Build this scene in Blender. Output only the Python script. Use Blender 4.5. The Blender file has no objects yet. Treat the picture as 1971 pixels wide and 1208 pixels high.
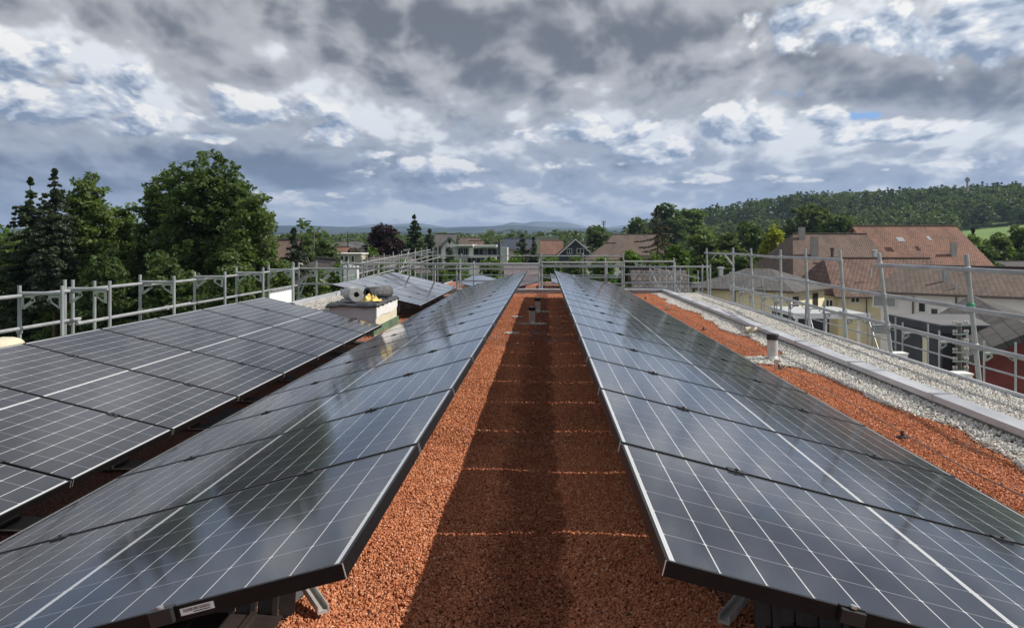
import bpy, math, random
import numpy as np
from mathutils import Vector, Matrix
R = math.radians
C = bpy.context.scene.collection
scene = bpy.context.scene

# ------------------------------------------------------------------ camera
CAM_H = 1.43                      # height of the lens above the roof gravel
FPX, CX, CY, YAW, PIT = 1639.5, 952.7, 470.2, 0.0577, 0.0009   # solved from the panel grid
cam_d = bpy.data.cameras.new("camera")
cam = bpy.data.objects.new("camera", cam_d)
C.objects.link(cam)
cam.location = (0, 0, CAM_H)
cam.rotation_euler = (math.pi/2 - PIT, 0, YAW)
cam_d.sensor_width = 36.0
cam_d.lens = FPX/1971*36.0
cam_d.shift_x = (985.5-CX)/1971
cam_d.shift_y = -(604-CY)/1971
cam_d.clip_start = 0.05
cam_d.clip_end = 40000
scene.camera = cam

def at(px, py, Y):
    """point at world depth Y seen at photo pixel (px, py)"""
    u = (px-CX)/FPX; w = -(py-CY)/FPX
    y1 = math.cos(PIT) + w*math.sin(PIT); z1 = -math.sin(PIT) + w*math.cos(PIT)
    x = u*math.cos(YAW) - y1*math.sin(YAW)
    y = u*math.sin(YAW) + y1*math.cos(YAW)
    t = Y/y
    return Vector((x*t, Y, CAM_H + z1*t))

# ------------------------------------------------------------------ exposure
scene.view_settings.view_transform = 'Standard'
scene.view_settings.look = 'None'
scene.view_settings.exposure = 0.12
scene.view_settings.gamma = 1.0
scene.view_settings.use_curve_mapping = False

# ------------------------------------------------------------------ node expression helper
class X:
    """tiny expression wrapper over shader nodes"""
    nt = None
    def __init__(s, sock): s.s = sock
    @staticmethod
    def m(op, *a, clamp=False):
        n = X.nt.nodes.new('ShaderNodeMath'); n.operation = op; n.use_clamp = clamp
        for i, v in enumerate(a):
            if isinstance(v, X): X.nt.links.new(v.s, n.inputs[i])
            else: n.inputs[i].default_value = float(v)
        return X(n.outputs[0])
    def __add__(s, o): return X.m('ADD', s, o)
    __radd__ = __add__
    def __sub__(s, o): return X.m('SUBTRACT', s, o)
    def __rsub__(s, o): return X.m('SUBTRACT', o, s)
    def __mul__(s, o): return X.m('MULTIPLY', s, o)
    __rmul__ = __mul__
    def __truediv__(s, o): return X.m('DIVIDE', s, o)
    def __rtruediv__(s, o): return X.m('DIVIDE', o, s)
    def clamp(s): return X.m('ADD', s, 0, clamp=True)
def nnew(t, **kw):
    n = X.nt.nodes.new(t)
    for k, v in kw.items(): setattr(n, k, v)
    return n
def plug(sock, v):
    if isinstance(v, X): X.nt.links.new(v.s, sock)
    else: sock.default_value = v
def sstep(x, a, b):
    n = nnew('ShaderNodeMapRange', interpolation_type='SMOOTHSTEP')
    plug(n.inputs[0], x); plug(n.inputs[1], a); plug(n.inputs[2], b); n.inputs[3].default_value = 0; n.inputs[4].default_value = 1
    return X(n.outputs[0])
def lin(x, a, b, c=0., d=1.):
    n = nnew('ShaderNodeMapRange')
    plug(n.inputs[0], x); n.inputs[1].default_value = a; n.inputs[2].default_value = b; n.inputs[3].default_value = c; n.inputs[4].default_value = d
    return X(n.outputs[0])
def comb(x, y, z):
    n = nnew('ShaderNodeCombineXYZ')
    plug(n.inputs[0], x); plug(n.inputs[1], y); plug(n.inputs[2], z)
    return X(n.outputs[0])
def sep(v):
    n = nnew('ShaderNodeSeparateXYZ'); plug(n.inputs[0], v)
    return X(n.outputs[0]), X(n.outputs[1]), X(n.outputs[2])
def vadd(a, b):
    n = nnew('ShaderNodeVectorMath', operation='ADD')
    plug(n.inputs[0], a); plug(n.inputs[1], b); return X(n.outputs[0])
def vscale(a, k):
    n = nnew('ShaderNodeVectorMath', operation='SCALE')
    plug(n.inputs[0], a); plug(n.inputs[3], k); return X(n.outputs[0])
def vmul(a, k):
    n = nnew('ShaderNodeVectorMath', operation='MULTIPLY')
    plug(n.inputs[0], a); plug(n.inputs[1], k); return X(n.outputs[0])
def noise(v, scale, detail=4, rough=.5, color=False, dist=0, lac=2.0):
    n = nnew('ShaderNodeTexNoise'); plug(n.inputs['Vector'], v)
    n.inputs['Scale'].default_value = scale; n.inputs['Detail'].default_value = detail
    n.inputs['Roughness'].default_value = rough; n.inputs['Distortion'].default_value = dist
    n.inputs['Lacunarity'].default_value = lac
    return X(n.outputs['Color' if color else 'Fac'])
def voro(v, scale, feature='F1', out='Distance', rnd=1., detail=0, rough=.5, smooth=.5):
    n = nnew('ShaderNodeTexVoronoi', feature=feature); plug(n.inputs['Vector'], v)
    n.inputs['Scale'].default_value = scale; n.inputs['Randomness'].default_value = rnd
    if 'Detail' in n.inputs: n.inputs['Detail'].default_value = detail; n.inputs['Roughness'].default_value = rough
    if feature == 'SMOOTH_F1': n.inputs['Smoothness'].default_value = smooth
    return X(n.outputs[out])
def mixc(f, a, b, blend='MIX'):
    n = nnew('ShaderNodeMix', data_type='RGBA', blend_type=blend)
    plug(n.inputs[0], f)
    for i, v in ((6, a), (7, b)):
        if isinstance(v, X): X.nt.links.new(v.s, n.inputs[i])
        else: n.inputs[i].default_value = (*v, 1)
    return X(n.outputs[2])

# ------------------------------------------------------------------ world: sky with broken cloud
SUN_EL = R(41.5); SUN_AZ = R(3.0)      # sun in +X, three degrees towards +Y
world = bpy.data.worlds.new("World"); scene.world = world; world.use_nodes = True
world.cycles.sampling_method = 'MANUAL'; world.cycles.sample_map_resolution = 512
X.nt = world.node_tree; X.nt.nodes.clear()
def build_sky():
    out = nnew('ShaderNodeOutputWorld'); bg = nnew('ShaderNodeBackground')
    sky = nnew('ShaderNodeTexSky', sky_type='NISHITA'); sky.sun_disc = False
    sky.sun_elevation = SUN_EL; sky.sun_rotation = math.pi/2 - SUN_AZ
    sky.altitude = 450; sky.air_density = 1.0; sky.dust_density = 0.6
    skyc = X(sky.outputs[0])
    d = X(nnew('ShaderNodeTexCoord').outputs['Generated'])
    x, y, z = sep(d)
    hl = X.m('SQRT', x*x + y*y)
    el = z/X.m('MAXIMUM', hl, .02)
    az = X.m('ARCTAN2', x, y)
    ec = X.m('MAXIMUM', el, 0.0) + .10
    k = X.m('POWER', ec, -.22)*3.3
    hm = X.m('MAXIMUM', hl, .02)
    q0 = comb(x/hm*k, y/hm*3.0, X.m('LOGARITHM', ec, math.e)*1.75)
    w = vadd(noise(q0, 1.3, 1, .5, color=True), (-.5, -.5, -.5))
    q = vadd(q0, vscale(w, .28))
    def dens(qq):
        a = noise(qq, 1.0, 8, .56)
        p = voro(qq, 2.4, 'F1', detail=3, rough=.6)
        return a*1.05 + (.55 - p)*.40
    D1 = dens(q)
    D2 = dens(vadd(q, (.10, .0, .14)))
    # broad banks of the sky: (photo px, photo py, width, height, brightness, cover)
    blobs = [(450,-200,140,75,1.3,.3),(700,412,240,8,.75,.2),(900,392,180,7,.6,.1),(620,372,70,7,.6,.1),(1130,380,120,8,.55,.1),(760,-160,120,60,-.5,.2),(700,40,420,60,-.95,.35),(1080,75,260,55,-.8,.25),(1320,55,120,40,-.5,.2),(1720,190,300,38,-.95,.25),(1500,140,120,35,-.6,.1),(1900,215,120,30,-.6,.1),
             (430,60,90,40,-.15,.1),(900,150,220,25,-.5,.1),(110,335,280,42,-1.1,.3),(330,250,90,40,-.35,.1),(620,330,170,30,-.85,.2),(560,120,140,40,-.1,.1),
             (0,30,30,12,0,-.6),(225,18,60,12,0,-.8),(1500,193,50,14,-.1,-.62),(1232,234,28,9,0,-.55),(1640,244,60,8,0,-.6),(425,20,40,10,.0,-.7),(640,395,150,18,-.1,-.12),
             (120,205,150,60,.95,.3),(250,250,60,35,.4,.1),(170,75,170,38,.5,.2),(520,100,60,22,.95,.0),(480,185,150,35,.45,.15),(640,250,90,25,.75,.15),(900,105,70,25,.3,.0),
             (1640,40,280,50,.75,.2),(1900,90,120,60,.65,.2),(1650,120,90,30,.5,0),(1130,210,120,40,.35,.1),(1430,235,110,50,.85,.15),(1180,275,150,35,.5,.1),(1750,285,230,28,.75,.15),
             (850,320,160,26,.25,.1),(1300,315,260,12,-.5,.2),(950,335,200,8,-.4,.2),(1320,345,260,22,.35,.05),(960,375,240,22,.35,.1),(560,385,120,16,.45,.1),(1050,410,220,10,.3,.0),(760,300,60,14,.5,0.)]
    br = None; cv = None
    for (px, py, sx, sy, b, c) in blobs:
        u = math.atan((px-1047)/1640); v = (469-py)/1640
        a = (az - u)*(1640/sx); e = (el - v)*(1640/sy)
        g = X.m('EXPONENT', (a*a + e*e)*-.5)
        if b: br = g*b if br is None else br + g*b
        if c: cv = g*c if cv is None else cv + g*c
    Dc = D1 + cv*.5
    cover = sstep(Dc + .12*sstep(el, .12, .03), -.06, .10)
    thick = sstep(Dc, .55, 1.05)
    rel = (D1 - D2)*3.0
    fine = noise(q, 5.5, 6, .62) - .5
    lum = .455 + rel*.60 + br*.40 - thick*.16 + fine*.18
    dark = mixc(sstep(el, .02, .22), (.09,.13,.21), (.11,.118,.135))
    mid = mixc(sstep(el, .02, .2), (.255,.315,.415), (.365,.37,.385))
    c1 = mixc(sstep(lum, -.3, .52), dark, mid)
    c2 = mixc(sstep(lum, .48, 1.0), c1, (.66,.68,.70))
    blue = mixc(1.0, skyc, (.055,.072,.10), 'MULTIPLY')
    col = mixc(cover, blue, c2)
    # heaped clouds with crisp lit rims in front of the banks
    heaps = [(90,215,150,48,1.),(215,262,62,26,.9),(-60,150,110,50,.9),(640,258,62,20,.85),(520,215,110,36,.8),(1425,245,75,44,.95),(1150,255,120,30,.8),(1290,290,90,24,.7),
             (1690,275,110,24,.9),(1560,240,46,26,.85),(1640,95,110,42,.85),(1890,110,90,60,.9),(1520,60,90,40,.8),(830,322,86,24,.85),(1370,347,90,11,.8),
             (390,276,50,9,.8),(600,395,80,14,.65),(1850,330,120,18,.7),(880,350,80,13,.75),(1030,388,95,12,.75),(600,378,95,12,.7),(1240,302,80,16,.8),(1100,318,50,11,.7),(720,300,46,10,.65),(1520,352,50,9,.7),(1000,255,46,12,.65),(330,240,60,22,.6)]
    def gauss(dx, dy):
        f = None
        for (px, py, sx, sy, c) in heaps:
            u = math.atan((px-1047)/1640); v = (469-py)/1640
            a = (az - (u - dx))*(1640/sx); e = (el - (v - dy))*(1640/sy)
            g = X.m('EXPONENT', (a*a + e*e)*-.5)*c
            f = g if f is None else X.m('MAXIMUM', f, g)
        return f
    def puff(qq): return (noise(qq, 2.4, 6, .56) - .5)*1.3, (.5 - voro(qq, 4.6, 'F1', detail=3, rough=.58))
    G1 = gauss(0, 0); G2 = gauss(.012, .016)
    n1, p1 = puff(q); n2, p2 = puff(vadd(q, (.045, 0, .075)))
    F1 = G1 + n1 + p1*.42
    m = sstep(F1, .20, .42)
    lit = (.40 + (G1 - G2)*.50 + (n1 - n2)*1.1 + (p1 - p2)*.95 + fine*.2 - sstep(F1, .55, 1.3)*.12).clamp()
    h1 = mixc(sstep(lit, .05, .5), (.16,.215,.31), (.43,.48,.56))
    h2 = mixc(sstep(lit, .42, .85), h1, (.80,.785,.755))
    col = mixc(m*.92, col, h2)
    # pale far air low over the horizon
    lowf = sstep(el, .07, .01)*.36
    col = mixc(lowf, col, (.52,.60,.70))
    col = mixc(sstep(el, -.01, -.05), col, (.10,.12,.10))
    plug(bg.inputs[0], col); bg.inputs[1].default_value = 1.22
    X.nt.links.new(bg.outputs[0], out.inputs[0])
build_sky()

# ------------------------------------------------------------------ sun
sd = bpy.data.lights.new("sun", 'SUN'); sd.energy = 4.9; sd.angle = R(0.5); sd.color = (1.0, .93, .82)
sun = bpy.data.objects.new("sun", sd); C.objects.link(sun)
sv = Vector((math.cos(SUN_EL)*math.cos(SUN_AZ), math.cos(SUN_EL)*math.sin(SUN_AZ), math.sin(SUN_EL)))
sun.rotation_euler = sv.to_track_quat('Z', 'Y').to_euler()
sun.location = (20, 0, 30)
# ------------------------------------------------------------------ object helpers
def tag(o, label=None, cat=None, group=None, kind=None):
    if label: o['label'] = label
    if cat: o['category'] = cat
    if group: o['group'] = group
    if kind: o['kind'] = kind
    return o
def thing(name, loc, label, cat, group=None, rot=(0, 0, 0)):
    o = bpy.data.objects.new(name, None); C.objects.link(o)
    o.empty_display_size = .2
    o.location = loc; o.rotation_euler = rot
    return tag(o, label, cat, group)
def mesh_np(name, V, F, mat, parent=None, smooth=False, local=False):
    """V (n,3) array, F list of faces or (m,k) array"""
    me = bpy.data.meshes.new(name)
    V = np.asarray(V, dtype=np.float32)
    if parent is not None and not local:
        V = V - np.array(parent.location, dtype=np.float32)
    if isinstance(F, np.ndarray):
        m, k = F.shape
        me.vertices.add(len(V)); me.vertices.foreach_set('co', V.ravel())
        me.loops.add(m*k); me.loops.foreach_set('vertex_index', F.astype(np.int32).ravel())
        me.polygons.add(m); me.polygons.foreach_set('loop_start', np.arange(m, dtype=np.int32)*k)
        me.polygons.foreach_set('loop_total', np.full(m, k, dtype=np.int32))
        me.update(calc_edges=True); me.validate()
    else:
        me.from_pydata([tuple(v) for v in V], [], F); me.update()
    if mat: me.materials.append(mat)
    if smooth: me.polygons.foreach_set('use_smooth', [True]*len(me.polygons))
    o = bpy.data.objects.new(name, me); C.objects.link(o)
    if parent is not None: o.parent = parent
    return o
class MB:
    def __init__(s): s.v = []; s.f = []
    def add(s, vs, fs):
        n = len(s.v); s.v += [tuple(v) for v in vs]; s.f += [tuple(i+n for i in f) for f in fs]; return s
    def box(s, a, b):
        x0, y0, z0 = a; x1, y1, z1 = b
        return s.add([(x0,y0,z0),(x1,y0,z0),(x1,y1,z0),(x0,y1,z0),(x0,y0,z1),(x1,y0,z1),(x1,y1,z1),(x0,y1,z1)],
                     [(0,3,2,1),(4,5,6,7),(0,1,5,4),(1,2,6,5),(2,3,7,6),(3,0,4,7)])
    def obox(s, c, ax, ay, az):
        """box with centre c and three half-axis vectors"""
        c = Vector(c); ax = Vector(ax); ay = Vector(ay); az = Vector(az)
        vs = [c - ax - ay - az, c + ax - ay - az, c + ax + ay - az, c - ax + ay - az,
              c - ax - ay + az, c + ax - ay + az, c + ax + ay + az, c - ax + ay + az]
        return s.add(vs, [(0,3,2,1),(4,5,6,7),(0,1,5,4),(1,2,6,5),(2,3,7,6),(3,0,4,7)])
    def tube(s, a, b, r, r2=None, n=10, caps=True):
        a = Vector(a); b = Vector(b); r2 = r if r2 is None else r2
        d = (b - a).normalized(); u = d.orthogonal().normalized(); w = d.cross(u)
        vs = []
        for p, q in ((a, r), (b, r2)):
            for i in range(n):
                t = 2*math.pi*i/n; vs.append(p + (u*math.cos(t) + w*math.sin(t))*q)
        fs = [(i, (i+1) % n, n + (i+1) % n, n + i) for i in range(n)]
        if caps: fs += [tuple(reversed(range(n))), tuple(range(n, 2*n))]
        return s.add(vs, fs)
    def path(s, pts, r, n=8):
        for a, b in zip(pts[:-1], pts[1:]): s.tube(a, b, r, n=n)
        return s
    def prism(s, poly, z0, z1):
        n = len(poly)
        vs = [(x, y, z0) for x, y in poly] + [(x, y, z1) for x, y in poly]
        return s.add(vs, [tuple(reversed(range(n))), tuple(range(n, 2*n))] + [(i, (i+1) % n, n + (i+1) % n, n + i) for i in range(n)])
    def slab(s, pts, t):
        """closed slab below a planar polygon of 3-D points, t thick"""
        pts = [Vector(p) for p in pts]; n = len(pts)
        nn = (pts[1]-pts[0]).cross(pts[2]-pts[0]).normalized()
        if nn.z < 0: pts.reverse(); nn = -nn
        return s.add(pts + [p - nn*t for p in pts], [tuple(range(n)), tuple(reversed(range(n, 2*n)))] + [((i+1) % n, i, n + i, n + (i+1) % n) for i in range(n)])
    def lathe(s, prof, c, n=20, axis='Z'):
        c = Vector(c); vs = []
        for r, h in prof:
            for i in range(n):
                t = 2*math.pi*i/n; p = Vector((r*math.cos(t), r*math.sin(t), h))
                vs.append(c + p)
        fs = []
        for k in range(len(prof)-1):
            for i in range(n):
                j = (i+1) % n; fs.append((k*n+i, k*n+j, (k+1)*n+j, (k+1)*n+i))
        fs += [tuple(reversed(range(n))), tuple(range((len(prof)-1)*n, len(prof)*n))]
        return s.add(vs, fs)
    def build(s, name, mat, parent=None, smooth=False, local=False, bevel=0):
        o = mesh_np(name, s.v, s.f, mat, parent, smooth, local)
        if bevel:
            md = o.modifiers.new('bevel', 'BEVEL'); md.width = bevel; md.segments = 2; md.limit_method = 'ANGLE'
        return o
def smooth_by_angle(o, a=35):
    o.data.polygons.foreach_set('use_smooth', [True]*len(o.data.polygons))
    try: o.data.set_sharp_from_angle(angle=R(a))
    except Exception: pass
    return o

# ------------------------------------------------------------------ materials
M = {}
def mat(name):
    m = bpy.data.materials.new(name); m.use_nodes = True
    X.nt = m.node_tree; X.nt.nodes.clear()
    out = nnew('ShaderNodeOutputMaterial'); b = nnew('ShaderNodeBsdfPrincipled')
    X.nt.links.new(b.outputs[0], out.inputs[0])
    M[name] = m
    return b, out
def setc(b, c, rough=.8, metal=0., spec=None, bump=None, bd=.01, bs=.5):
    if isinstance(c, tuple): b.inputs['Base Color'].default_value = (*c, 1)
    else: plug(b.inputs['Base Color'], c)
    plug(b.inputs['Roughness'], rough); plug(b.inputs['Metallic'], metal)
    if spec is not None: b.inputs['Specular IOR Level'].default_value = spec
    if bump is not None:
        n = nnew('ShaderNodeBump'); n.inputs['Distance'].default_value = bd; n.inputs['Strength'].default_value = bs
        plug(n.inputs['Height'], bump); X.nt.links.new(n.outputs[0], b.inputs['Normal'])
def ocoord(): return X(nnew('ShaderNodeTexCoord').outputs['Object'])
def pcoord(): return X(nnew('ShaderNodeNewGeometry').outputs['Position'])
def orand(): return X(nnew('ShaderNodeObjectInfo').outputs['Random'])
def plain(name, c, rough=.8, metal=0., var=.15, scale=3., bumpd=0., spec=None, det=5):
    b, _ = mat(name); p = ocoord()
    n = noise(p, scale, det, .6)
    col = mixc(sstep(n, .3, .7), tuple(x*(1-var) for x in c), tuple(min(1, x*(1+var)) for x in c))
    setc(b, col, rough, metal, spec, bump=noise(p, scale*12, 4) if bumpd else None, bd=bumpd)
    return M[name]
plain('render_white', (.76,.75,.74), .9, var=.06, scale=.6)
plain('render_grey', (.40,.42,.44), .9, var=.08, scale=.5)
plain('render_yellow', (.76,.70,.50), .9, var=.07, scale=.6)
plain('render_cream', (.72,.62,.42), .9, var=.06, scale=.6)
plain('render_beige', (.42,.38,.33), .9, var=.08, scale=.6)
plain('render_dark', (.045,.05,.062), .8, var=.15, scale=.8)
plain('wood_red', (.13,.024,.024), .75, var=.2, scale=2)
plain('wood_dark', (.05,.04,.035), .8, var=.2, scale=2)
plain('timber', (.26,.17,.10), .8, var=.2, scale=8)
plain('window_glass', (.02,.025,.03), .08, var=.1)
plain('window_frame', (.7,.7,.68), .6, var=.03)
plain('shutter_grey', (.30,.32,.34), .6, var=.05)
plain('shutter_red', (.28,.03,.03), .6, var=.1)
plain('gutter', (.12,.10,.09), .5, .5, var=.1)
plain('zinc', (.42,.44,.46), .38, .75, var=.12, scale=2.5)
plain('steel_bright', (.62,.64,.66), .3, .9, var=.05)
plain('concrete', (.34,.33,.31), .9, var=.15, scale=2., bumpd=.004)
plain('plaster_cream', (.58,.54,.42), .92, var=.10, scale=5., bumpd=.003)
plain('plaster_white', (.66,.67,.68), .92, var=.08, scale=6., bumpd=.003)
plain('plaster_grey', (.36,.37,.39), .92, var=.12, scale=3., bumpd=.003)
plain('membrane_green', (.10,.17,.11), .6, var=.35, scale=7.)
plain('black_plastic', (.018,.019,.021), .45, var=.2, scale=6.)
plain('tarp_white', (.78,.79,.80), .7, var=.05, scale=1.2)
plain('bag_beige', (.55,.50,.38), .75, var=.12, scale=6.)
plain('rag_yellow', (.66,.50,.17), .8, var=.25, scale=16.)
plain('felt_grey', (.42,.42,.43), .85, var=.12, scale=20.)
plain('felt_dark', (.085,.088,.095), .75, var=.35, scale=12.)
plain('trunk', (.085,.062,.045), .9, var=.3, scale=4.)
plain('trunk_grey', (.16,.14,.12), .9, var=.3, scale=4.)
plain('roof_slab', (.13,.13,.14), .7, var=.15, scale=.8)
plain('ceramic', (.42,.40,.38), .25, var=.2, scale=9.)
plain('pole_wood', (.10,.085,.075), .85, var=.2, scale=3.)
plain('solar_far', (.03,.038,.06), .25, var=.1)
plain('green_tape', (.02,.25,.12), .6, var=.05)

def tube_steel(name, c):
    b, _ = mat(name); p = pcoord()
    n = noise(p, 2.3, 5, .7); n2 = noise(p, 11, 4, .7)
    col = mixc(sstep(n, .35, .65), tuple(x*.75 for x in c), c)
    col = mixc(sstep(n2, .66, .74)*.6, col, (.62,.62,.60))            # dried plaster and mortar
    col = mixc(sstep(noise(p, 1.3, 6, .75), .66, .78)*.7, col, (.20,.11,.06))
    setc(b, col, .46 + n2*.2, .55, bump=n2, bd=.002)
tube_steel('galvanised', (.42,.44,.46))

def membrane():
    b, _ = mat('tar_sheet'); p = ocoord()
    n = noise(p, 9, 5, .6)
    setc(b, mixc(sstep(n, .4, .7), (.03,.034,.042), (.075,.08,.09)), .35 + n*.3, 0, bump=noise(p, 14, 4), bd=.01)
membrane()
def cap_metal():
    b, _ = mat('cap_metal'); p = pcoord()
    n = noise(vmul(p, (3, .8, 3)), 1.6, 5, .6)
    setc(b, mixc(sstep(n, .3, .75), (.42,.44,.48), (.60,.62,.67)), .34 + n*.22, .35, bump=noise(p, 1.2, 2), bd=.01)
cap_metal()

def tiles(name, c1, c2, sx=3.2, sy=2.6, streak=.5, rough=.85):
    """clay tiles: courses run along the slope; uses mesh UV (metres along eave, metres up slope)"""
    b, _ = mat(name)
    uv = X(nnew('ShaderNodeTexCoord').outputs['UV']); u, v, _z = sep(uv)
    row = X.m('FLOOR', v*sy)
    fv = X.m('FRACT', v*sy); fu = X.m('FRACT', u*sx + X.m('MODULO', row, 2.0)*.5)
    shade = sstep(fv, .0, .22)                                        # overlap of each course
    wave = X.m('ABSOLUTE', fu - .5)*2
    cell = comb(X.m('FLOOR', u*sx + X.m('MODULO', row, 2.0)*.5), row, 0.)
    wn = nnew('ShaderNodeTexWhiteNoise', noise_dimensions='2D'); plug(wn.inputs[0], cell); rv = X(wn.outputs[0])
    big = noise(vmul(uv, (.5, .16, 1)), 1.0, 6, .65)
    f = (big*1.1 + rv*.24 - .11 + noise(uv, 3., 3)*.25 - .15).clamp()
    col = mixc(sstep(f, .25, .75), c1, c2)
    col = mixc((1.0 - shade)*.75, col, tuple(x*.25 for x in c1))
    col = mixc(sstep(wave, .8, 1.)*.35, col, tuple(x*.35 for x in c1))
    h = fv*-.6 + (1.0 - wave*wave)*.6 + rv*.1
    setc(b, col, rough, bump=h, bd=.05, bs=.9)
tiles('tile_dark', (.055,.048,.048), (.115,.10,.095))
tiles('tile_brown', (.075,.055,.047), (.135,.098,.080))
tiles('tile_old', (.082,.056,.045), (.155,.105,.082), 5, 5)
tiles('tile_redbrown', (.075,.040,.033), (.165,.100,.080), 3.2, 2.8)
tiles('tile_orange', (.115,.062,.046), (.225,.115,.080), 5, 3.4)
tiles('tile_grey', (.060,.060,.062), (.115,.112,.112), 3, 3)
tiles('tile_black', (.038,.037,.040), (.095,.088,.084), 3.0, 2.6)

def leaf(name, c, c2, trans=.42, ns=.55, isl=.45):
    b, out = mat(name)
    p = pcoord(); n = noise(p, ns, 3, .6); r = orand()
    g = X(nnew('ShaderNodeNewGeometry').outputs['Random Per Island'])
    f = (n*1.3 - .25 + g*isl - isl*.35 + r*.15).clamp()
    col = mixc(f, c, c2)
    b.inputs['Roughness'].default_value = .55; b.inputs['Specular IOR Level'].default_value = .25
    plug(b.inputs['Base Color'], col)
    t = nnew('ShaderNodeBsdfTranslucent'); plug(t.inputs[0], mixc(1., col, (1.1,1.25,.6), 'MULTIPLY'))
    ms = nnew('ShaderNodeMixShader'); ms.inputs[0].default_value = trans
    X.nt.links.new(b.outputs[0], ms.inputs[1]); X.nt.links.new(t.outputs[0], ms.inputs[2]); X.nt.links.new(ms.outputs[0], out.inputs[0])
leaf('leaf_mid', (.075,.115,.042), (.175,.235,.080))
leaf('leaf_deep', (.058,.092,.040), (.130,.185,.070))
leaf('leaf_bright', (.065,.12,.025), (.14,.22,.05))
leaf('leaf_yellow', (.20,.22,.03), (.36,.36,.06))
leaf('leaf_olive', (.075,.105,.045), (.14,.175,.075))
leaf('leaf_copper', (.022,.014,.018), (.055,.030,.036), .2)
leaf('leaf_brown', (.065,.055,.035), (.13,.105,.07), .2)
leaf('needle', (.030,.050,.030), (.075,.105,.055), .2)
leaf('needle_grey', (.045,.062,.042), (.095,.12,.080), .2)
leaf('leaf_wood', (.050,.085,.030), (.150,.200,.062), .25, .06, .15)

def grass():
    b, _ = mat('meadow'); p = pcoord()
    n = noise(p, .012, 3, .5); n2 = noise(p, .25, 5, .6)
    fld = voro(p, .006, out='Color')
    col = mixc(sstep(n2, .3, .7), (.05,.09,.02), (.09,.15,.035))
    fx, _, _ = sep(fld)
    col = mixc(sstep(fx, .35, .45), col, mixc(sstep(n2, .3, .7), (.10,.17,.035), (.14,.20,.05)))
    col = mixc(sstep(fx, .78, .82), col, (.26,.21,.12))
    setc(b, col, .95)
grass()
plain('field_green', (.13,.21,.05), .95, var=.15, scale=.05)
plain('field_straw', (.30,.25,.14), .95, var=.1, scale=.08)
plain('yard', (.22,.21,.20), .9, var=.2, scale=.4)
plain('asphalt', (.05,.05,.052), .9, var=.2, scale=.5)

def hills(name, c1, c2, snow=False):
    b, _ = mat(name); p = pcoord(); x, y, z = sep(p)
    n = noise(p, .004, 6, .6)
    col = mixc(sstep(n, .4, .6), c1, c2)
    if snow:
        n3 = noise(vmul(p, (1, 1, 2.2)), .012, 7, .68)
        col = mixc(sstep(z*.0021 + n3, 1.03, 1.12), col, (.85,.88,.92))
    setc(b, col, .95, spec=.0)
hills('hill_far', (.022,.035,.03), (.05,.07,.05))
hills('mountain', (.07,.09,.09), (.13,.15,.15), True)

# red crushed brick and pale pebbles
DARK_BAND = (-.30, .09)  # left and right limits of the darker band in the aisle
def stone_ground(name, c1, c2, c3, scale, red):
    b, _ = mat(name); p = pcoord(); x, y, z = sep(p)
    v = voro(p, scale); cc = voro(p, scale, out='Color'); r1, r2, _ = sep(cc)
    n = noise(p, 1.1, 5, .6)
    col = mixc(r1, c1, c2); col = mixc(sstep(r2, .75, .95), col, c3)
    col = mixc(sstep(n, .45, .8)*.35, col, tuple(q*.5 for q in c1))
    col = mixc(sstep(v*scale*.02, .5, .9)*.0, col, c1)
    col = mixc(sstep(v, .3, .75)*.75, col, tuple(q*.25 for q in c1))
    if red: col = darken_band(col, x, p)
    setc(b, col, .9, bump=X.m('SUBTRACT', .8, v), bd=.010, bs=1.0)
def darken_band(col, x, p):  # darkens the base colour in a ragged-edged band along the aisle
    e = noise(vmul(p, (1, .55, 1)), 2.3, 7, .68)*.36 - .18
    w = sstep(x + e, DARK_BAND[0] - .02, DARK_BAND[0] + .14)*sstep(x + e, DARK_BAND[1] + .02, DARK_BAND[1] - .02)
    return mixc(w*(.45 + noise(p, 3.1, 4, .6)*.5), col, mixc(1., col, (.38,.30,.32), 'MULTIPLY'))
def stone_mat(name, c1, c2, c3, red):
    b, _ = mat(name); p = pcoord(); x, y, z = sep(p); r = orand()
    n = noise(p, 45, 3, .6); big = noise(p, 1.1, 5, .6)
    f = (r*.9 + n*.35 - .15).clamp()
    col = mixc(f, c1, c2); col = mixc(sstep(r, .9, .97), col, c3)
    col = mixc(sstep(big, .45, .8)*.3, col, tuple(q*.6 for q in c1))
    if red: col = darken_band(col, x, p)
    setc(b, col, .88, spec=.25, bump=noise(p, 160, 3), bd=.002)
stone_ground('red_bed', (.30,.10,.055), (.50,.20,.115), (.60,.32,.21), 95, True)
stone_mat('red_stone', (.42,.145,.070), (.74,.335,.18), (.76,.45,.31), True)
stone_ground('pale_bed', (.27,.26,.23), (.50,.49,.46), (.66,.65,.62), 55, False)
stone_mat('pale_stone', (.46,.45,.42), (.80,.79,.76), (.50,.41,.33), False)
# ------------------------------------------------------------------ our own flat roof
GROUND = -8.6
X0, X1, Y0, Y1 = -5.75, 4.34, -7.0, 24.66
bld = thing('flat_roof_building', ((X0+X1)/2, (Y0+Y1)/2, GROUND), 'flat roofed building under the camera, covered with red crushed brick and pale pebbles', 'building')
MB().box((X0, Y0, GROUND), (X1, Y1, -.10)).build('wall', M['plaster_white'], bld)
MB().box((X0-.03, Y0-.03, -.10), (X1+.03, Y1+.03, -.02)).build('roof_slab', M['roof_slab'], bld)

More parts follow.
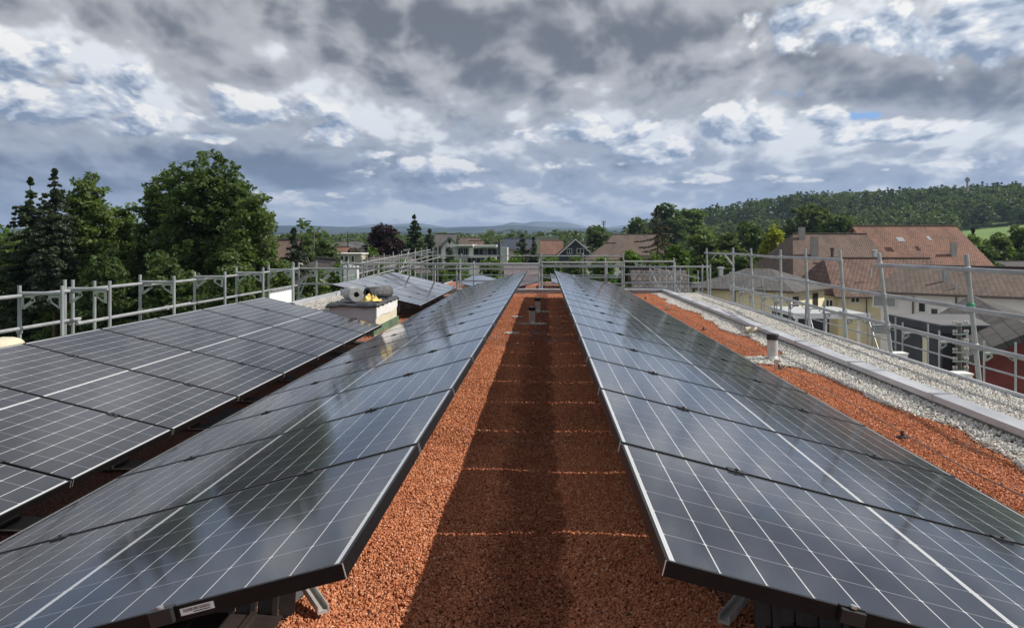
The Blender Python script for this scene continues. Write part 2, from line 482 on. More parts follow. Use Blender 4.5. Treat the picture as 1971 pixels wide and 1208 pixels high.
def sheet(name, x0, x1, y0, y1, z, m, nx, ny, amp=.012, edge=None, seed=3):
    rs = np.random.RandomState(seed)
    xs = np.linspace(x0, x1, nx); ys = np.linspace(y0, y1, ny)
    XX, YY = np.meshgrid(xs, ys)
    if edge is not None: XX = x0 + (edge(YY) - x0)*(XX - x0)/(x1 - x0) if edge.side == 'r' else x1 - (x1 - edge(YY))*(x1 - XX)/(x1 - x0)
    ZZ = z + amp*(np.sin(XX*5.1 + 1.3*np.sin(YY*1.7)) * np.sin(YY*3.3 + XX) + .6*np.sin(XX*11 + YY*7.3)*np.sin(YY*9.1 - XX*4))
    V = np.stack([XX.ravel(), YY.ravel(), ZZ.ravel()], 1)
    i = np.arange(ny-1)[:, None]*nx + np.arange(nx-1)[None]
    F = np.stack([i, i+1, i+nx+1, i+nx], -1).reshape(-1, 4)
    o = mesh_np(name, V, F, m, smooth=True)
    return tag(o, kind='structure')
def wavy(y):   # edge between red brick and pebbles on the right
    y = np.asarray(y, dtype=float)
    return 3.05 + .07*np.sin(y*1.15 + .4) + .045*np.sin(y*2.9 + 1.) + .02*np.sin(y*7.7) - 1.05*np.exp(-((y-10.55)/.34)**2)*(y > 0)
sheet('gravel_bed_red', -5.0, 3.3, Y0, Y1-.1, -.012, M['red_bed'], 90, 320)
wv = lambda Y: wavy(Y); 
class Edge:
    def __init__(s, f, side): s.f = f; s.side = side
    def __call__(s, y): return s.f(y)
sheet('gravel_bed_pale', 2.4, 4.30, Y0, Y1-.1, .004, M['pale_bed'], 30, 320, edge=Edge(wavy, 'l'))
sheet('gravel_margin_left', X0+.1, -4.35, Y0, Y1-.1, .006, M['pale_bed'], 24, 300, seed=5)

# parapets and edge flashings
def coping(y0, y1, xa, xb, z, parent, th=.05):
    """sheet metal coping in lengths with butt straps, running along Y"""
    y = y0
    while y < y1 - .01:
        e = min(y + 2.0, y1)
        MB().add([(xa, y, z), (xb, y, z+.006), (xb, e-.004, z+.006), (xa, e-.004, z), (xa-.004, y, z-th), (xa-.004, e-.004, z-th), (xb+.004, y, z-th), (xb+.004, e-.004, z-th)],
                 [(0,1,2,3), (0,3,5,4), (1,6,7,2), (0,4,6,1), (3,2,7,5), (4,5,7,6)]).build('coping', M['cap_metal'], parent)
        if e < y1 - .01: MB().box((xa-.006, e-.03, z-th-.003), (xb+.006, e+.03, z+.009)).build('butt_strap', M['zinc'], parent)
        y = e
par = thing('parapet', (3.42, (Y0+Y1)/2, 0), 'long low parapet with grey sheet metal coping between two beds of pale pebbles', 'parapet')
MB().box((3.375, Y0, -.05), (3.485, Y1-.12, .075)).build('upstand', M['concrete'], par)
coping(Y0+.6, Y1-.12, 3.352, 3.505, .125, par)
edg = thing('roof_edge_flashing', (X1, (Y0+Y1)/2, 0), 'thin bluish metal edge strip along the outer right side of the roof', 'roof edge')
MB().box((X1-.012, Y0, -.12), (X1+.012, Y1, .062)).build('edge_strip', M['cap_metal'], edg)
rp = thing('parapet', ((X0+X1)/2, Y1, 0), 'low grey metal parapet closing the far end of the roof, across the red gravel aisle', 'parapet')
MB().box((X0, Y1-.10, -.05), (3.50, Y1+.06, .085)).build('upstand', M['concrete'], rp)
x = X0
while x < 3.5:
    e = min(x + 2.4, 3.50)
    MB().box((x, Y1-.14, .085), (e-.005, Y1+.12, .125)).build('coping', M['cap_metal'], rp); x = e
lp = thing('roof_edge_flashing', (X0, (Y0+Y1)/2, 0), 'low metal edge strip on the left side of the roof behind the left-hand panels', 'roof edge')
MB().box((X0-.04, Y0, -.12), (X0+.10, Y1-.15, .10)).build('edge_strip', M['cap_metal'], lp)

# ------------------------------------------------------------------ solar panels
PL, PW, PP = 1.762, 1.134, 1.154
def panel_glass():
    b, out = mat('panel_cells'); p = ocoord(); x, y, z = sep(p)
    L = PL; e = .020; cg = .007
    xm = X.m('MINIMUM', x, L - x)                    # mirrored about the middle
    cx = (L/2 - e - cg)/8
    u = X.m('FRACT', (xm - e)/cx); du = X.m('MINIMUM', u, 1.0 - u)*cx
    ey = .013; cy = (PW - 2*ey)/6
    v = X.m('FRACT', (y - ey)/cy); dv = X.m('MINIMUM', v, 1.0 - v)*cy
    lu = sstep(du, .0021, .0012); lv = sstep(dv, .0014, .0008)
    bus = X.m('FRACT', (y - ey)/(cy/16)); db = X.m('ABSOLUTE', bus - .5)
    fing = sstep(db, .455, .5)*.055
    # cropped cell corners: small diamonds where the gaps cross
    di = sstep(du + dv, .0075, .0055)
    gap = X.m('MAXIMUM', X.m('MAXIMUM', lu, lv*.62), di)
    mid = sstep(xm, L/2 - cg - .0002, L/2 - cg + .0006)
    end = sstep(xm, e + .0003, e - .0007)
    side = sstep(X.m('MINIMUM', y, PW - y), ey - .001, ey - .002)
    ribbon = sstep(X.m('ABSOLUTE', xm - .0155), .0012, .0007)*.45 + sstep(X.m('ABSOLUTE', xm - (L/2 - .001)), .0016, .0010)*.3
    wht = X.m('MAXIMUM', X.m('MAXIMUM', gap, mid), X.m('MAXIMUM', end, side*.9))
    cell = comb(X.m('FLOOR', x/cx), X.m('FLOOR', y/cy), orand()*50)
    wn = nnew('ShaderNodeTexWhiteNoise', noise_dimensions='3D'); plug(wn.inputs[0], cell); rv = X(wn.outputs[0])
    base = mixc(rv, (.010,.012,.020), (.016,.018,.028))
    base = mixc(fing, base, (.22,.23,.25))
    col = mixc(wht, base, (.55,.56,.58))
    col = mixc((ribbon*wht).clamp(), col, (.28,.29,.31))
    dust = noise(p, 2.4, 5, .65); dust2 = noise(p, 60, 3, .6)
    dd = sstep(dust, .35, .8)*.014 + sstep(dust2, .68, .8)*.05
    col = mixc(dd, col, (.45,.42,.38))
    setc(b, col, .40)
    b.inputs['IOR'].default_value = 1.5; b.inputs['Specular IOR Level'].default_value = .04
    b.inputs['Coat Weight'].default_value = 1.0; b.inputs['Coat IOR'].default_value = 1.30
    plug(b.inputs['Coat Roughness'], .055 + dust*.06)
    n = nnew('ShaderNodeBump'); n.inputs['Distance'].default_value = .0008; n.inputs['Strength'].default_value = .28
    plug(n.inputs['Height'], noise(p, 5.0, 2)); X.nt.links.new(n.outputs[0], b.inputs['Coat Normal'])
panel_glass()
plain('panel_frame', (.012,.012,.014), .42, .6, var=.2, scale=20)
plain('panel_back', (.5,.5,.5), .7, var=.05)
plain('raw_edge', (.80,.80,.80), .3, .6, var=.02)
plain('label_white', (.75,.75,.75), .5, var=.02)
plain('ink', (.01,.01,.01), .6, var=.02)

def panel_meshes():
    T = .035; w = .011
    fr = MB()
    fr.box((0, 0, -T), (PL, .0016, 0)).box((0, PW-.0016, -T), (PL, PW, 0)).box((0, .0016, -T), (.0016, PW-.0016, 0)).box((PL-.0016, .0016, -T), (PL, PW-.0016, 0))
    fr.box((.0016, .0016, -.0022), (PL-.0016, w, 0)).box((.0016, PW-w, -.0022), (PL-.0016, PW-.0016, 0))
    fr.box((.0016, w, -.0022), (w*.8, PW-w, 0)).box((PL-w*.8, w, -.0022), (PL-.0016, PW-w, 0))
    fr.box((.0016, .0016, -T), (PL-.0016, .028, -T+.002)).box((.0016, PW-.028, -T), (PL-.0016, PW-.0016, -T+.002))
    gl = MB().box((w*.8, w, -.0065), (PL-w*.8, PW-w, -.0012))
    cj = []
    for px in (0, PL):
        for py in (0, PW):
            sx = -1 if px == 0 else 1; sy = -1 if py == 0 else 1
            cj.append(MB().box((px + min(0, sx*.0022), py - .0020 if sy > 0 else py - .0004, -T), (px + max(0, sx*.0022), py + .0004 if sy > 0 else py + .0020, .0004)))
    cl = []
    for cxp in (.42, PL-.40):
        m = MB().box((cxp-.032, PW-.012, .0006), (cxp+.032, PP+.012, .0046))
        m.lathe([(.0065, .0046), (.0065, .0105), (.004, .0108)], (cxp, (PW+PP)/2, 0), 10)
        cl.append(m)
    return fr, gl, cj, cl
fr, gl, cj, cl = panel_meshes()
proto = thing('solar_panel', (0,0,0), 'x', 'solar panel')
fr.build('frame', M['panel_frame'], proto, local=True)
gl.build('glass', M['panel_cells'], proto, local=True)
for m in cj: m.build('corner_joint', M['raw_edge'], proto, local=True)
for m in cl: m.build('clamp', M['black_plastic'], proto, local=True)
proto_turned = thing('solar_panel', (0,0,0), 'x', 'solar panel')     # for rows that fall to the left: clamps on the other long side
fr.build('frame', M['panel_frame'], proto_turned, local=True)
gl.build('glass', M['panel_cells'], proto_turned, local=True)
for m in cj: m.build('corner_joint', M['raw_edge'], proto_turned, local=True)
for m in cl:
    m.v = [(x, PW - y, z) for x, y, z in m.v]; m.f = [tuple(reversed(f)) for f in m.f]
    m.build('clamp', M['black_plastic'], proto_turned, local=True)
ORD = ['nearest','second','third','fourth','fifth','sixth','seventh','eighth','ninth','tenth','eleventh','twelfth','thirteenth','fourteenth','fifteenth','sixteenth','seventeenth','eighteenth','nineteenth','twentieth']
first = {}
def copy_tree(o, parent=None):
    c = o.copy(); C.objects.link(c); c.parent = parent
    for ch in [q for q in bpy.data.objects if q.parent == o]: copy_tree(ch, c)
    return c
tree_cache = {}
def copy_thing(o):
    if o not in tree_cache:
        tree_cache[o] = [(ch, [g for g in bpy.data.objects if g.parent == ch]) for ch in bpy.data.objects if ch.parent == o]
    r = o.copy(); C.objects.link(r)
    for ch, gs in tree_cache[o]:
        c = ch.copy(); C.objects.link(c); c.parent = r
        for g in gs: d = g.copy(); C.objects.link(d); d.parent = c
    return r
def panel(loc, rot, label, group):
    pr_ = proto_turned if rot[2] else proto
    if pr_ not in first: o = pr_; first[pr_] = True
    else: o = copy_thing(pr_)
    o.location = loc; o.rotation_euler = rot
    o['label'] = label; o['group'] = group
    return o
pi = math.pi
rows = {}
def row_panels(key, xh, zh, tilt, flip, y0, n, rowname, group, start=0, jit=0.0):
    """xh, zh: the high edge; flip: the panel falls towards -X"""
    for k in range(start, n):
        y = y0 + k*PP
        rot = (0, tilt, 0) if not flip else (0, tilt, pi)
        loc = (xh, y + (PW if flip else 0), zh)
        tot = n - start
        which = ORD[k-start] if k - start < 12 else (ORD[n-1-k] + ' from the far end')
        if k - start < 12: lab = '%s solar panel from the near end of %s' % (which, rowname)
        else:
            w = {'nearest': 'last', 'second': 'second to last', 'third': 'third to last', 'fourth':'fourth to last','fifth':'fifth to last','sixth':'sixth to last'}[ORD[n-1-k]]
            lab = '%s solar panel in %s' % (w, rowname)
        rows[(key, k)] = panel(loc, rot, lab, group)
ZH = CAM_H - .711
row_panels('R', .274, ZH, .238, False, 1.93, 18, 'the row right of the gravel aisle', 'panels right of the gravel aisle')
row_panels('L', -.449, ZH, .268, True, 1.87, 18, 'the row left of the gravel aisle', 'panels left of the gravel aisle')
ZLL = CAM_H - 1.1726 + PL*math.sin(.2276); XLL = -2.3375 - PL*math.cos(.2276)
row_panels('M', XLL, ZLL, .2276, False, 2.953, 8, 'the outer left row before the block', 'panels of the outer left row before the block')
row_panels('F', XLL, ZLL, .2276, False, 2.953 + 11.35*PP, 6, 'the outer left row behind the block', 'panels of the outer left row behind the block')
# the white barcode sticker and the end clamps of the two nearest panels
def sticker(p, lx):
    # front frame face of a flipped panel is local y = PW
    s = MB().box((lx-.040, PW, -.024), (lx+.040, PW+.0006, -.008)).build('barcode_label', M['label_white'], p, local=True)
    mb = MB(); rs = random.Random(4); x = lx-.031
    while x < lx+.031:
        w = rs.choice((.0006, .0010, .0016)); mb.box((x, PW+.0006, -.0175), (x+w, PW+.0009, -.0105)); x += w + rs.choice((.0007, .0012))
    mb.box((lx-.030, PW+.0006, -.0215), (lx+.010, PW+.0009, -.0195))
    mb.build('bar_lines', M['ink'], s, local=True)
sticker(rows[('L', 0)], .345)
def end_clamp(p, lx, ly, sg):
    a, b = sorted((ly, ly + sg*.016))
    k = MB().box((lx-.027, a, -.030), (lx+.027, b, .0006)).box((lx-.030, min(ly-sg*.010, b), .0006), (lx+.030, max(ly-sg*.010, b) if sg > 0 else ly+.010, .0045)).build('end_clamp', M['black_plastic'], p, local=True, bevel=.0012)
    MB().lathe([(.0075, .0046), (.0075, .011), (.004, .0113)], (lx, ly + sg*.004, 0), 12).build('screw', M['steel_bright'], k, local=True)
end_clamp(rows[('L', 0)], .425, PW, 1); end_clamp(rows[('R', 0)], .42, 0, -1)
end_clamp(rows[('L', 0)], PL-.36, PW, 1); end_clamp(rows[('R', 0)], PL-.36, 0, -1)

plain('steel_pipe', (.60,.59,.57), .42, .35, var=.25, scale=5)
plain('black_steel', (.07,.055,.05), .5, .5, var=.25, scale=8, bumpd=.002)
# ------------------------------------------------------------------ mounting stands under the seams
def k_ok(y): return y < 22
def stand(xh, zh, tilt, flip, y, label, group):
    sg = -1 if flip else 1
    y += .085 if k_ok(y) else 0
    t = thing('mounting_stand', (xh + sg*.9, y, 0), label, 'panel mount', group)
    ca, sa = math.cos(tilt), math.sin(tilt)
    def P(s, d, yy): return Vector((xh + sg*(s*ca - d*sa), yy, zh - s*sa - d*ca))
    a, b = P(.30, .075, y), P(PL-.12, .055, y)
    ax = (b-a)/2; nn = Vector((sg*sa, 0, ca))
    MB().obox((a+b)/2, ax, (0, .022, 0), nn*.016).build('rail', M['galvanised'], t)
    m = MB()
    m.obox((xh + sg*1.02, y, .006), (.47, 0, 0), (0, .11, 0), (0, 0, .003))
    for k in range(4): m.obox((xh + sg*(.66 + k*.22), y, .015), (.012, 0, 0), (0, .105, 0), (0, 0, .007))
    m.build('base_tray', M['black_steel'], t)
    MB().obox((xh + sg*1.0, y, (zh - 1.0*sa - .09 + .04)/2 + .01), (.012, 0, 0), (0, .02, 0), (0, 0, (zh - 1.0*sa - .12)/2)).build('upright', M['black_steel'], t)
    c1 = Vector((xh + sg*.90, y + .024, zh - .90*sa - .12)); c2 = Vector((xh + sg*1.15, y + .024, .05))
    MB().tube(c1, c2, .011, n=6).build('brace', M['galvanised'], t)
    MB().obox((xh + sg*(PL*ca - .62), y, .10), (.012, 0, 0), (0, .02, 0), (0, 0, max(.03, (zh - PL*sa)/2 - .03))).build('foot', M['galvanised'], t)
    return t
for key, xh, zh, tl, fl, y0, n, nm in (('R', .274, ZH, .238, False, 1.93, 18, 'the row right of the aisle'), ('L', -.449, ZH, .268, True, 1.87, 18, 'the row left of the aisle'),
                                  ('M', XLL, ZLL, .2276, False, 2.953, 8, 'the outer left row before the block'), ('F', XLL, ZLL, .2276, False, 2.953+11.35*PP, 6, 'the outer left row behind the block')):
    for k in range(1 if key in 'RL' else 0, n+1):
        w = ORD[k] if k < 20 else 'last'
        stand(xh, zh, tl, fl, y0 + k*PP - .01 + (.30 if k == 0 else 0) - (.12 if k == n else 0), '%s mounting stand from the near end under %s' % (w, nm), 'mounting stands under ' + nm)
# ballast trays with their slanting deflector plates at the near ends
def deflector(xh, zh, tilt, sg, label):
    x, y = xh + sg*.42, 3.22
    t = thing('ballast_tray', (x, y, 0), label, 'ballast tray', 'dark ribbed ballast trays under the nearest panels')
    m = MB(); n = 14
    for k in range(n):
        a = .12 + k*.085; m.obox((x + sg*a, y + .03, .10), (.030, 0, 0), (0, .003, .0), (0, .030, .105)); m.obox((x + sg*(a+.0425), y + .018, .10), (.010, 0, 0), (0, .010, 0), (0, .030, .107))
    m.build('ribbed_plate', M['black_steel'], t)
    d1, d2 = Vector((x - sg*.03, y - .02, .028)), Vector((x + sg*.21, y + .32, .095))
    ax = (d2-d1)/2; sd_ = Vector((-ax.y, ax.x, 0)).normalized()
    MB().obox((d1+d2)/2, ax, sd_*.022, (0, 0, .006)).obox((d1+d2)/2 + sd_*.020 + Vector((0,0,.012)), ax, sd_*.003, (0, 0, .012)).obox((d1+d2)/2 - sd_*.020 + Vector((0,0,.012)), ax, sd_*.003, (0, 0, .012)).build('edge_profile', M['steel_pipe'], t)
    ca, sa = math.cos(tilt), math.sin(tilt)
    P = lambda s_, d_: Vector((xh + sg*(s_*ca - d_*sa), 2.42, zh - s_*sa - d_*ca))
    a_, b_ = P(.42, .065), P(PL-.15, .055)
    MB().obox((a_+b_)/2, (b_-a_)/2, (0, .022, 0), Vector((sg*sa, 0, ca))*.018).build('slope_rail', M['timber'], t)
    q = P(.95, .08); MB().obox((q.x, 2.42, q.z/2), (.015, 0, 0), (0, .02, 0), (0, 0, q.z/2)).build('upright', M['black_steel'], t)
deflector(-.449, ZH, .268, -1, 'dark ribbed ballast tray half buried in red gravel under the nearest left-hand panel')
deflector(.274, ZH, .238, 1, 'dark ribbed ballast tray half buried in red gravel under the nearest right-hand panel')

# ------------------------------------------------------------------ loose stones
def stone_nodes(name, pts, size, material, seed):
    """point cloud mesh -> geometry nodes that lay one of five crushed stones on each point"""
    me = bpy.data.meshes.new(name); me.vertices.add(len(pts)); me.vertices.foreach_set('co', pts.astype(np.float32).ravel()); me.update()
    me.materials.append(material)
    o = bpy.data.objects.new(name, me); C.objects.link(o); tag(o, kind='stuff')
    ng = bpy.data.node_groups.new(name, 'GeometryNodeTree')
    ng.interface.new_socket('Geometry', in_out='INPUT', socket_type='NodeSocketGeometry')
    ng.interface.new_socket('Geometry', in_out='OUTPUT', socket_type='NodeSocketGeometry')
    N = ng.nodes; Lk = ng.links
    gi = N.new('NodeGroupInput'); go = N.new('NodeGroupOutput')
    g2i = N.new('GeometryNodeGeometryToInstance')
    for k in range(5):
        ico = N.new('GeometryNodeMeshIcoSphere'); ico.inputs['Radius'].default_value = 1.0; ico.inputs['Subdivisions'].default_value = 1
        nz = N.new('ShaderNodeTexNoise'); nz.inputs['Scale'].default_value = 1.1; nz.inputs['Detail'].default_value = 1
        ps = N.new('GeometryNodeInputPosition'); va = N.new('ShaderNodeVectorMath'); va.operation = 'ADD'; va.inputs[1].default_value = (k*7.3 + seed, k*3.1, 1.7*k)
        Lk.new(ps.outputs[0], va.inputs[0]); Lk.new(va.outputs[0], nz.inputs['Vector'])
        sb = N.new('ShaderNodeVectorMath'); sb.operation = 'SUBTRACT'; sb.inputs[1].default_value = (.5, .5, .5); Lk.new(nz.outputs['Color'], sb.inputs[0])
        scn = N.new('ShaderNodeVectorMath'); scn.operation = 'SCALE'; scn.inputs[3].default_value = 1.9; Lk.new(sb.outputs[0], scn.inputs[0])
        sp = N.new('GeometryNodeSetPosition'); Lk.new(ico.outputs[0], sp.inputs[0]); Lk.new(scn.outputs[0], sp.inputs['Offset'])
        tr = N.new('GeometryNodeTransform'); tr.inputs['Scale'].default_value = (1.0, .72 + .05*k, .55 + .06*(k % 3)); Lk.new(sp.outputs[0], tr.inputs[0])
        smt = N.new('GeometryNodeSetMaterial'); smt.inputs['Material'].default_value = material; Lk.new(tr.outputs[0], smt.inputs[0])
        Lk.new(smt.outputs[0], g2i.inputs[0])
    iop = N.new('GeometryNodeInstanceOnPoints'); iop.inputs['Pick Instance'].default_value = True
    m2p = N.new('GeometryNodeMeshToPoints')
    Lk.new(gi.outputs[0], m2p.inputs[0]); Lk.new(m2p.outputs[0], iop.inputs['Points']); Lk.new(g2i.outputs[0], iop.inputs['Instance'])
    ri = N.new('FunctionNodeRandomValue'); ri.data_type = 'INT'; ri.inputs[4].default_value = 0; ri.inputs[5].default_value = 4; Lk.new(ri.outputs[2], iop.inputs['Instance Index'])
    rr = N.new('FunctionNodeRandomValue'); rr.data_type = 'FLOAT_VECTOR'; rr.inputs[0].default_value = (0, 0, 0); rr.inputs[1].default_value = (6.28, 6.28, 6.28); rr.inputs['Seed'].default_value = 5
    Lk.new(rr.outputs[0], iop.inputs['Rotation'])
    rsz = N.new('FunctionNodeRandomValue'); rsz.data_type = 'FLOAT'; rsz.inputs[2].default_value = size*.55; rsz.inputs[3].default_value = size*1.35; rsz.inputs['Seed'].default_value = 9
    Lk.new(rsz.outputs[1], iop.inputs['Scale'])
    Lk.new(iop.outputs[0], go.inputs[0])
    md = o.modifiers.new('stones', 'NODES'); md.node_group = ng
    return o
rs = np.random.RandomState(11)
def scatter(n, x0, x1, y0, y1, z=0., zj=.006):
    return np.stack([rs.uniform(x0, x1, n), rs.uniform(y0, y1, n), z + rs.uniform(-zj, zj, n)], 1)
red = np.concatenate([scatter(105000, -.98, .70, 2.05, 6.0), scatter(62000, -.98, .68, 6.0, 12.0), scatter(32000, -.95, .62, 12.0, 24.5),
                      scatter(5000, -.95, -.6, 1.9, 3.2), scatter(4000, .5, .9, 1.9, 3.4),
                      scatter(46000, 1.95, 3.4, 4.2, 10.0), scatter(46000, 1.95, 3.4, 10.0, 24.4),
                      scatter(14000, -2.5, -1.95, 3.2, 12.5), scatter(9000, -3.4, -1.95, 12.5, 17.0), scatter(5000, -2.6, -1.9, 17.0, 24.4)])
keep = (red[:, 0] < wavy(red[:, 1]) + rs.normal(0, .018, len(red)))
red = red[keep]
# gentle mounds, as laid by hand
red[:, 2] += .010*np.sin(red[:, 0]*5.1 + 1.3*np.sin(red[:, 1]*1.7))*np.sin(red[:, 1]*3.3 + red[:, 0])
stone_nodes('crushed_brick', red, .0070, M['red_stone'], 1)
pale = np.concatenate([scatter(30000, 2.1, 3.36, 4.2, 12.0, .012, .007), scatter(26000, 2.6, 3.36, 12.0, 24.4, .012, .007),
                       scatter(20000, 3.50, 4.30, 4.2, 12.0, .022, .008), scatter(22000, 3.50, 4.30, 12.0, 24.5, .022, .008)])
pale = pale[(pale[:, 0] > wavy(pale[:, 1]) + rs.normal(0, .015, len(pale)))]
pale[:, 2] += np.where(pale[:, 0] < 3.36, np.clip((pale[:, 0]-3.15)/.2, 0, 1)*.03, 0)
pm = scatter(9000, -5.6, -4.15, 10.0, 24.4, .02, .008)
def ring(cx, cy, r0, r1, n, z=.012, sx=1.):
    a = rs.uniform(0, 2*pi, n); r = np.sqrt(rs.uniform(r0**2, r1**2, n)); return np.stack([cx + r*np.cos(a)*sx, cy + r*np.sin(a), z + rs.uniform(-.004, .004, n)], 1)
pale = np.concatenate([pale, pm, ring(-.21, 15.1, .06, .14, 150, sx=1.9), ring(-.13, 17.8, .06, .13, 120, sx=1.9),
                       scatter(160, -.62, -.40, 13.45, 13.62, .012), scatter(160, -.62, -.42, 16.45, 16.62, .012), ring(-2.3, 12.9, .0, .3, 600)])
stone_nodes('pale_pebbles', pale, .0125, M['pale_stone'], 2)

# ------------------------------------------------------------------ vent pipes, cable, block
def vent(cx, cy, r, h, label, cap=.22):
    t = thing('vent_pipe', (cx, cy, 0), label, 'vent pipe')
    m = MB().lathe([(r, -.02), (r, h*(1-cap))], (cx, cy, 0), 28); smooth_by_angle(m.build('pipe', M['steel_pipe'], t))
    m = MB().lathe([(r*1.12, h*(1-cap)), (r*1.15, h*.98), (r*1.05, h)], (cx, cy, 0), 28); smooth_by_angle(m.build('cap', M['black_plastic'], t))
    m = MB().lathe([(r*1.10, -.01), (r*1.06, .05), (r*1.01, .055)], (cx, cy, 0), 28); smooth_by_angle(m.build('collar', M['steel_pipe'], t))
vent(-.215, 15.1, .056, .315, 'steel vent pipe with black cap, nearer of two in the shaded aisle')
vent(-.135, 17.8, .056, .30, 'steel vent pipe with black cap, farther of two in the shaded aisle')
vent(2.79, 10.6, .063, .33, 'sunlit steel vent pipe with black cap beside the right-hand pebbles')

cb = thing('lightning_conductor', (2.64, 12, 0), 'thin grey lightning conductor wire laid over the red gravel right of the panels', 'cable')
pts = []
for k in range(60):
    y = -2 + k*.45; pts.append((2.64 + .035*math.sin(y*.8) + .015*math.sin(y*2.3), y, .052 + .016*math.sin(y*1.9)))
MB().path(pts, .0042, 6).build('wire', M['cable'] if 'cable' in M else plain('cable', (.17,.15,.14), .6, .3), cb)
for y in (3.1, 6.4, 9.86, 14.2, 18.5, 22.2):
    x = 2.64 + .035*math.sin(y*.8) + .015*math.sin(y*2.3)
    MB().lathe([(.045, .0), (.04, .022), (.012, .026), (.012, .062)], (x, y, 0), 14).build('holder', M['black_steel'], cb)
st = thing('conductor_rod', (2.60, 9.70, 0), 'short upright metal rod beside the vent pipe right of the panels', 'rod', 'short rods beside the conductor wire')
MB().tube((2.60, 9.70, -.02), (2.60, 9.70, .12), .014, n=10).build('rod', M['steel_bright'], st); MB().box((2.575, 9.675, .10), (2.625, 9.725, .135)).build('clamp_head', M['steel_pipe'], st)
st = thing('conductor_rod', (2.62, 18.3, 0), 'short upright metal rod far along the conductor wire, past the vent pipe', 'rod', 'short rods beside the conductor wire')
MB().tube((2.62, 18.3, -.02), (2.62, 18.3, .10), .014, n=10).build('rod', M['steel_bright'], st); MB().box((2.595, 18.275, .08), (2.645, 18.325, .12)).build('clamp_head', M['steel_pipe'], st)
ov = thing('overflow_pipe', (3.30, 13.6, .06), 'short round pipe end poking out under the parapet coping', 'pipe')
smooth_by_angle(MB().tube((3.14, 13.55, .075), (3.38, 13.6, .065), .055, n=18).build('pipe', M['bag_beige'], ov))

# masonry block with tar sheet top
bx0, bx1, by0, by1 = -3.38, -2.64, 13.25, 15.15
bk = thing('masonry_block', ((bx0+bx1)/2, (by0+by1)/2, 0), 'rendered masonry block with a black tar sheet draped over its top, behind the left-hand panels', 'chimney block')
m = MB().box((bx0, by0, -.02), (bx1, by1, .22)); m.build('lower_wall', M['plaster_cream'], bk)
# upper render coat with wavy lower edge on the sunlit side
V = []; F = []; n = 24
for i in range(n+1):
    y = by0 + (by1-by0)*i/n; zz = .25 + .018*math.sin(i*.30) + .045*(i/n) + .003*math.sin(i*1.9)
    V += [(bx1+.012, y, zz), (bx1+.012, y, .455), (bx1-.02, y, zz), (bx1-.02, y, .455)]
for i in range(n):
    a = i*4; F += [(a, a+4, a+5, a+1), (a+1, a+5, a+7, a+3), (a, a+2, a+6, a+4)]
mesh_np('side_coat', V, F, M['plaster_white'], bk)
MB().box((bx0, by0-.0, .22), (bx1, by1, .46)).build('upper_wall', M['plaster_cream'], bk)
V = []; F = []
for i in range(n+1):
    x = bx0 + (bx1-bx0)*i/n + .0; zz = .20 + .025*math.sin(i*.35+2) - .008*math.sin(i*1.7)
    V += [(x, by0-.010, zz), (x, by0-.010, .465)]
for i in range(n): a = i*2; F.append((a, a+2, a+3, a+1))
o = mesh_np('front_coat', V, F, M['plaster_grey'], bk); sl = o.modifiers.new('s', 'SOLIDIFY'); sl.thickness = .012
MB().box((bx1+.003, by0-.25, -.01), (bx1+.02, by1+.1, .13)).box((bx0, by0-.03, -.01), (bx1+.003, by0-.012, .13)).build('green_membrane', M['membrane_green'], bk)
# draped sheet
nx, ny = 46, 60; V = []; F = []
rnd = random.Random(2)
for j in range(ny+1):
    for i in range(nx+1):
        fx = -.09 + (1.18)*i/nx; fy = -.04 + 1.08*j/ny
        x = bx0 + (bx1-bx0)*fx; y = by0 + (by1-by0)*fy
        ox = max(0, -fx, fx-1)*(bx1-bx0); oy = max(0, -fy, fy-1)*(by1-by0)
        dr = max(ox, oy)
        x = min(max(x, bx0-.05-.12*(fx < 0)), bx1+.035); y = min(max(y, by0-.045), by1+.05)
        z = .492 + .018*math.sin(x*9+y*2)*math.sin(y*4.3) + .010*math.sin(y*17+x*11)
        if dr > 0:
            z -= dr*(.80 + .18*math.sin(y*5.2)*math.sin(x*8+1)); x += 0; y += .008*math.sin(x*23)*(oy > 0)
        V.append((x, y, z))
for j in range(ny):
    for i in range(nx): a = j*(nx+1)+i; F.append((a, a+1, a+nx+2, a+nx+1))
o = mesh_np('tar_sheet', V, F, M['tar_sheet'], bk, smooth=True); s = o.modifiers.new('s', 'SOLIDIFY'); s.thickness = .006
# rolls of felt
def roll(name, c, d, L, r, m, label, core=.35):
    d = Vector(d).normalized(); c = Vector(c); t = thing(name, tuple(c - d*0), label, 'roll')
    u = d.cross(Vector((0, 0, 1))).normalized(); w = u.cross(d).normalized()
    V = []; F = []; turns = 6; seg = 30; N_ = turns*seg
    ri = r*core
    for k in range(N_+1):
        a = 2*pi*k/seg; rr = ri + (r - ri)*k/N_; p = (u*math.cos(a) + w*math.sin(a))*rr
        V += [tuple(c + p), tuple(c + p + d*L)]
    for k in range(N_): F.append((2*k, 2*k+2, 2*k+3, 2*k+1))
    o = mesh_np('wound_sheet', V, F, m, t, smooth=True); s = o.modifiers.new('s', 'SOLIDIFY'); s.thickness = (r-ri)/turns*.80; s.offset = -1
    q = MB().tube(c + d*.01, c + d*(L-.01), ri*.94, n=24, caps=False).build('core', M['black_plastic'], t, smooth=True)
    return t
zt = .505
roll('felt_roll', (-2.985, 13.42, zt+.115), (-.22, .42, 0), .46, .112, M['felt_grey'], 'pale grey roll of felt lying on the tar sheet, left of the yellow rag')
roll('felt_roll', (-2.93, 14.0, zt+.10), (.30, .42, .02), .50, .098, M['felt_dark'], 'dark grey roll of roofing felt on the tar sheet, right of the yellow rag', .6)
